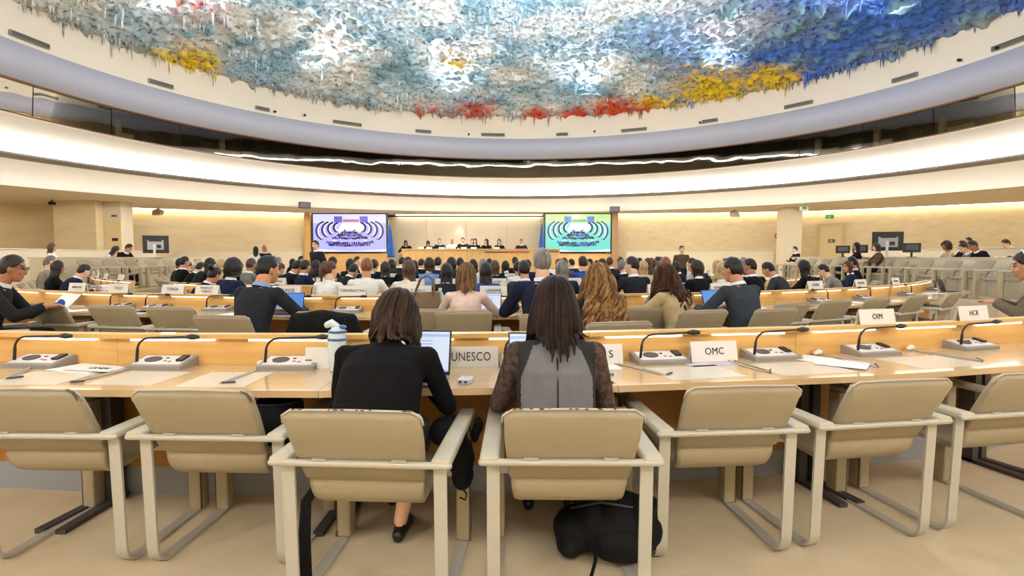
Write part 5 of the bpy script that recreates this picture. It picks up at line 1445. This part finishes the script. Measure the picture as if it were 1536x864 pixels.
# earphones with looped cables beside the units
def earphone(px, y, rz, label, fl=1):
    p, a = fd(px, y); t = thing('earphone', label, 'earphone', p, a + R(rz), 'earphones on the front desk')
    pts = []; n = 28
    for k in range(n + 1):
        f = k / n
        x = fl * (-.05 + .16 * math.sin(math.pi * f) * (1 - .25 * f)); yy = .14 - .34 * math.sin(math.pi * f * .98) ** 1.2 + .03 * math.sin(7 * f)
        pts.append((x + .03 * f, yy, .0045))
    MB().tube(pts, .0038, 6, round_caps=True).build('cable', M_cable, t, True)
    MB().ball((-fl * .06, .16, .018), (.026, .02, .017), 12, 8).ball((-fl * .03, .165, .014), (.018, .016, .013), 10, 6).build('earpiece', M_plate, t, True)
    MB().tube([(pts[n // 2][0], pts[n // 2][1], .006), (pts[n // 2][0] + .05, pts[n // 2][1] + .03, .008)], .005, 8, round_caps=True).build('plug', M_grl, t, True)
for k, (px, y, rz, fl) in enumerate(((20, .36, 10, 1), (160, .36, -28, 1), (362, .36, -24, 1), (945, .36, 6, 1), (1118, .36, 22, -1), (1268, .38, 24, -1), (1415, .38, 26, -1))):
    earphone(px, y, rz, 'white earphone with looped cable on the front desk, %s from the left' % ORD[k], fl)
# bottle, phone, charger, pen
p, a = fd(504, .40)
t = thing('bottle', 'crumpled pale water bottle with blue bands beside the person in black cardigan', 'bottle', p)
M_bot = mat('bottle_pale', 'd5e2e6', .2, coat=.4); M_bb = mat('bottle_blue', '3d69ac', .35)
m = MB(); prof = [(.0, .040), (.012, .046), (.09, .047), (.16, .049), (.20, .046), (.225, .036), (.238, .024)]
m.loft([[(r * (1 + .07 * math.sin(3 * q_ + z * 30)) * math.cos(q_), r * .72 * math.sin(q_), z) for q_ in [2 * math.pi * k / 24 for k in range(24)]] for z, r in prof]); m.build('body', M_bot, t, True)
for z in (.165, .205): MB().loft([[((.0505 if z < .2 else .0475) * (1 + .07 * math.sin(3 * q_ + zz * 30)) * math.cos(q_), .037 * math.sin(q_), zz) for q_ in [2 * math.pi * k / 24 for k in range(24)]] for zz in (z, z + .012)]).build('band', M_bb, t, True)
MB().tube([(0, 0, .236), (-.03, 0, .256), (-.05, 0, .246)], [.018, .022, .018], 12, round_caps=True).build('cap', M_bot, t, True)
MB().ball((.028, 0, .235), (.022, .018, .012), 12, 8).build('label_fold', M_bb, t, True)
t = thing('charger', 'small white adapter block on the desk right of the laptop', 'charger', (-.222, 2.60, TOP), R(-12))
MB().box((0, 0, .011), (.062, .085, .022), 0, None, .005).build('body', mat('charger_white', 'dcdbe6', .4), t); MB().box((-.015, -.044, .011), (.014, .004, .008)).box((.012, -.044, .011), (.014, .004, .008)).build('socket', M_blk, t); MB().box((0, .01, .0225), (.03, .008, .001)).build('mark', M_unit, t)
t = thing('phone', 'black phone on the front desk beside the grey vest person', 'phone', (.425, 2.62, TOP), R(20))
MB().box((0, 0, .005), (.072, .145, .009), 0, None, .004).build('case', M_blk, t); MB().box((0, 0, .0098), (.064, .13, .0006)).build('display', MATS['gloss_black'], t)
t = thing('pen', 'blue pen lying beside the black phone', 'pen', (.46, 2.76, TOP + .005), R(82))
MB().tube([(0, -.06, 0), (0, .05, 0)], .0042, 8).build('barrel', M_bb, t, True); MB().tube([(0, .05, 0), (0, .072, 0)], [.0042, .001], 8).build('tip', M_steel, t, True)

# ================================================================ bags and clothes
M_bag = mat('bag_black', '0f0f11', .8, spec=.2, bump=.4, bscale=18); M_bagz = mat('bag_zip', '3a3a3e', .4, .4)
def lump(balls, vox, name, m, parent, it=4):
    mb = MB()
    for c, r in balls: mb.ball(c, r, 14, 10)
    me = remesh(mb, vox, name, it)
    me.materials.clear(); me.materials.append(m); return link(name, me, parent)
t = thing('backpack', 'black backpack slumped on the carpet under the second used armchair', 'backpack', (.44, 2.40, .016), R(-8)); t.scale = (1.08, 1.05, 1.08)
lump([((-.12, .02, .085), (.12, .14, .085)), ((.05, .0, .13), (.14, .13, .125)), ((.15, .03, .12), (.085, .12, .115)), ((-.04, .04, .20), (.10, .08, .085)), ((.02, -.06, .10), (.15, .09, .09)), ((.12, -.05, .19), (.07, .06, .06)), ((-.16, -.05, .05), (.06, .09, .05)), ((-.08, -.04, .15), (.05, .07, .07))], .010, 'body', M_bag, t, 2)
lump([((.04, -.12, .085), (.13, .05, .07))], .010, 'front_pocket', M_bag, t)
MB().tube([(-.16, -.04, .19), (-.04, -.09, .245), (.10, -.08, .225), (.2, -.04, .16)], .005, 6).build('zip', M_bagz, t, True)
MB().tube([(-.12, .0, .20), (-.20, .03, .30), (-.19, .08, .36), (-.12, .1, .30), (-.06, .06, .22)], [(.022, .006)] * 5, 8).build('shoulder_strap', M_bag, t, True)
MB().tube([(-.05, -.13, .13), (-.06, -.2, .06), (-.08, -.24, .006)], [(.012, .004)] * 3, 8).build('side_strap', M_bag, t, True)
t = thing('handbag', 'round black tote bag lying on the seat of the second chair', 'bag', (-1.13, 2.60, .452), R(12))
m = MB(); m.loft([[(r * math.cos(q), r * .62 * math.sin(q), z) for q in [2 * math.pi * k / 24 for k in range(24)]] for z, r in ((0, .085), (.03, .115), (.12, .125), (.19, .118), (.195, .108), (.12, .112))]); m.build('body', M_bag, t, True)
MB().tube([(.112 * math.cos(q), .07 * math.sin(q), .195) for q in [2 * math.pi * k / 24 for k in range(25)]], .006, 6).build('rim', M_bagz, t, True)
MB().tube([(-.09, .03, .19), (-.06, .05, .255), (.06, .05, .255), (.09, .03, .19)], .006, 8).build('handle', M_bag, t, True)
t = thing('coat', 'crumpled black coat hanging at the right of the first used armchair', 'coat', (-.255, 2.42, 0))
lump([((0, .02, .55), (.055, .16, .07)), ((.02, -.02, .46), (.055, .12, .09)), ((.035, -.03, .37), (.05, .10, .06)), ((.03, .1, .40), (.045, .08, .12)), ((.06, -.02, .44), (.03, .05, .05)), ((-.05, .0, .56), (.07, .12, .06))], .012, 'body', M_bag, t)
lump([((.10, .05, .57), (.022, .035, .04)), ((.085, .04, .53), (.02, .03, .04))], .008, 'cuff', M_bag, t)
MB().tube([(.03, -.06, .33), (.055, -.07, .30), (.05, -.075, .275), (.025, -.07, .285)], .004, 6).build('loop', M_bag, t, True)
t = thing('belt', 'black cloth belt hanging to the carpet left of the first used armchair', 'belt', (-.795, 2.06, 0), R(-6))
MB().tube([(.02, .05, .44), (.0, .0, .40), (-.008, -.005, .25), (-.004, -.01, .02)], [(.020, .004), (.022, .004), (.026, .004), (.029, .004)], 8, right=(1, 0, 0)).build('strip', M_bag, t, True)
MB().box((-.004, -.0105, .022), (.056, .010, .012), 0, None, .003).build('hem', mat('belt_hem', '242326', .8), t)
# black jacket draped over a second-row chair
c = CH2[492]; t = thing('jacket', 'black jacket draped over an empty second-row armchair', 'jacket', tuple(c.location), c.rotation_euler[2])
rings = []
for q, (y, z, hw) in enumerate(((.04, .50, .20), (-.02, .66, .24), (-.085, .79, .255), (-.105, .842, .262), (-.150, .852, .268), (-.182, .825, .275), (-.165, .70, .285), (-.10, .52, .295), (-.075, .40, .30))):
    rings.append([(hw * f, y + .012 * math.sin(f * 9 + q * .8) * (1 if q > 4 else .4), z + .010 * math.cos(f * 5) - (.03 * abs(f) ** 4 if 1 < q < 6 else 0)) for f in [-1 + 2 * k / 24 for k in range(25)]])
m = MB(); m.loft(rings, 0, None, cap=False, closed=False); o = m.build('body', M_bag, t, True)
so = o.modifiers.new('thickness', 'SOLIDIFY'); so.thickness = .014
for s in (-1, 1): MB().tube([(s * .25, -.13, .80), (s * .30, -.12, .66), (s * .315, -.09, .50), (s * .31, -.07, .42)], [(.045, .05), (.05, .045), (.045, .04), (.038, .034)], 12, round_caps=True).build('sleeve', M_bag, t, True)
# brown handbag, small grey bag and pale bottle on the second-row desk
M_hb = mat('handbag_brown', '6b5136', .5, bump=.3, bscale=60); 
p, a = on2(632, .16); t = thing('handbag', 'large brown handbag with two tall handles on the second-row desk', 'bag', p, a)
MB().loft([[(-.19, -.07, 0), (.19, -.07, 0), (.19, .07, 0), (-.19, .07, 0)], [(-.198, -.075, .09), (.198, -.075, .09), (.198, .075, .09), (-.198, .075, .09)], [(-.185, -.045, .235), (.185, -.045, .245), (.185, .045, .245), (-.185, .045, .235)]]).build('body', M_hb, t)
for s in (-1, 1): MB().tube([(-.06, s * .048, .17), (-.055, s * .05, .26), (-.01, s * .05, .37), (.06, s * .05, .41), (.115, s * .05, .37), (.13, s * .05, .26), (.12, s * .048, .17)], .0075, 8).build('handle', M_hb, t, True)
MB().box((-.15, -.066, .205), (.05, .01, .05), 0, None, .003).build('tab', M_hb, t)
p, a = on2(660, .30); t = thing('bottle', 'pale green water bottle behind the brown handbag', 'bottle', p, a)
M_bg = mat('bottle_green', 'a9d3c8', .25); MB().loft([[(r * math.cos(q), r * math.sin(q), z) for q in [2 * math.pi * k / 16 for k in range(16)]] for z, r in ((0, .034), (.01, .037), (.2, .037), (.235, .02), (.25, .016))]).build('body', M_bg, t, True); MB().cyl((0, 0, .262), .018, .022, 14).build('cap', M_plate, t)
p, a = on2(981, .12); t = thing('handbag', 'small dark grey handbag beside the person in beige', 'bag', p, a)
MB().loft([[(-.07, -.05, 0), (.07, -.05, 0), (.07, .05, 0), (-.07, .05, 0)], [(-.075, -.05, .1), (.075, -.05, .1), (.075, .05, .1), (-.075, .05, .1)], [(-.055, -.03, .18), (.055, -.03, .18), (.055, .03, .18), (-.055, .03, .18)]]).build('body', mat('bag_grey', '45464a', .45), t, True)
MB().tube([(-.04, 0, .175), (-.03, 0, .25), (.03, 0, .26), (.045, 0, .175)], .006, 8).build('handle', M_bag, t, True)
# papers, cloth and standing sheet at the left end of the second row
p, a = on2(100, .46); t = thing('document_board', 'pale leaning document board at the left of the second-row desk', 'document', p, a)
MB().extrude_x([(-.10, 0), (-.095, 0), (.06, .15), (.055, .15)], -.16, .16).build('board', M_paper, t); MB().box((0, .02, .004), (.30, .16, .008)).build('base_sheet', M_paper, t)
p, a = on2(83, .20); t = thing('cloth', 'bright blue cloth crumpled on the left of the second-row desk', 'cloth', p, a)
lump([((0, 0, .04), (.05, .04, .038)), ((.03, .03, .07), (.04, .035, .045)), ((-.03, .02, .03), (.05, .05, .028))], .008, 'fabric', mat('cloth_bright_blue', '2e4d9e', .8), t); MB().ball((-.07, -.01, .018), (.04, .035, .017), 10, 8).build('lining', M_paper, t, True)
a = R(-36); p = on_desk(2, a, .35, TOP)
for k in range(4):
    t = tag(MB().box((0, 0, .0125), (.34, .25, .023), 0, None, .004).build('binder', M_paper if k % 2 else M_plate, None), 'white binder in the stack on third-row left block, %s from the bottom' % ORD[k], 'binder', 'stacked binders'); t.location = (p.x, p.y, TOP + k * .0242); t.rotation_euler = (0, 0, a + R(3 * (-1) ** k))
p = on_desk(3, ang_px(3, 574, .3), .3, TOP); t = thing('bottle', 'orange drink bottle on the fourth-row desk', 'bottle', tuple(p))
MB().loft([[(r * math.cos(q), r * math.sin(q), z) for q in [2 * math.pi * k / 14 for k in range(14)]] for z, r in ((0, .034), (.01, .037), (.15, .037), (.19, .02), (.2, .016))]).build('body', mat('bottle_orange', 'd8801f', .3), t, True); MB().cyl((0, 0, .21), .017, .02, 12).build('cap', M_plate, t)
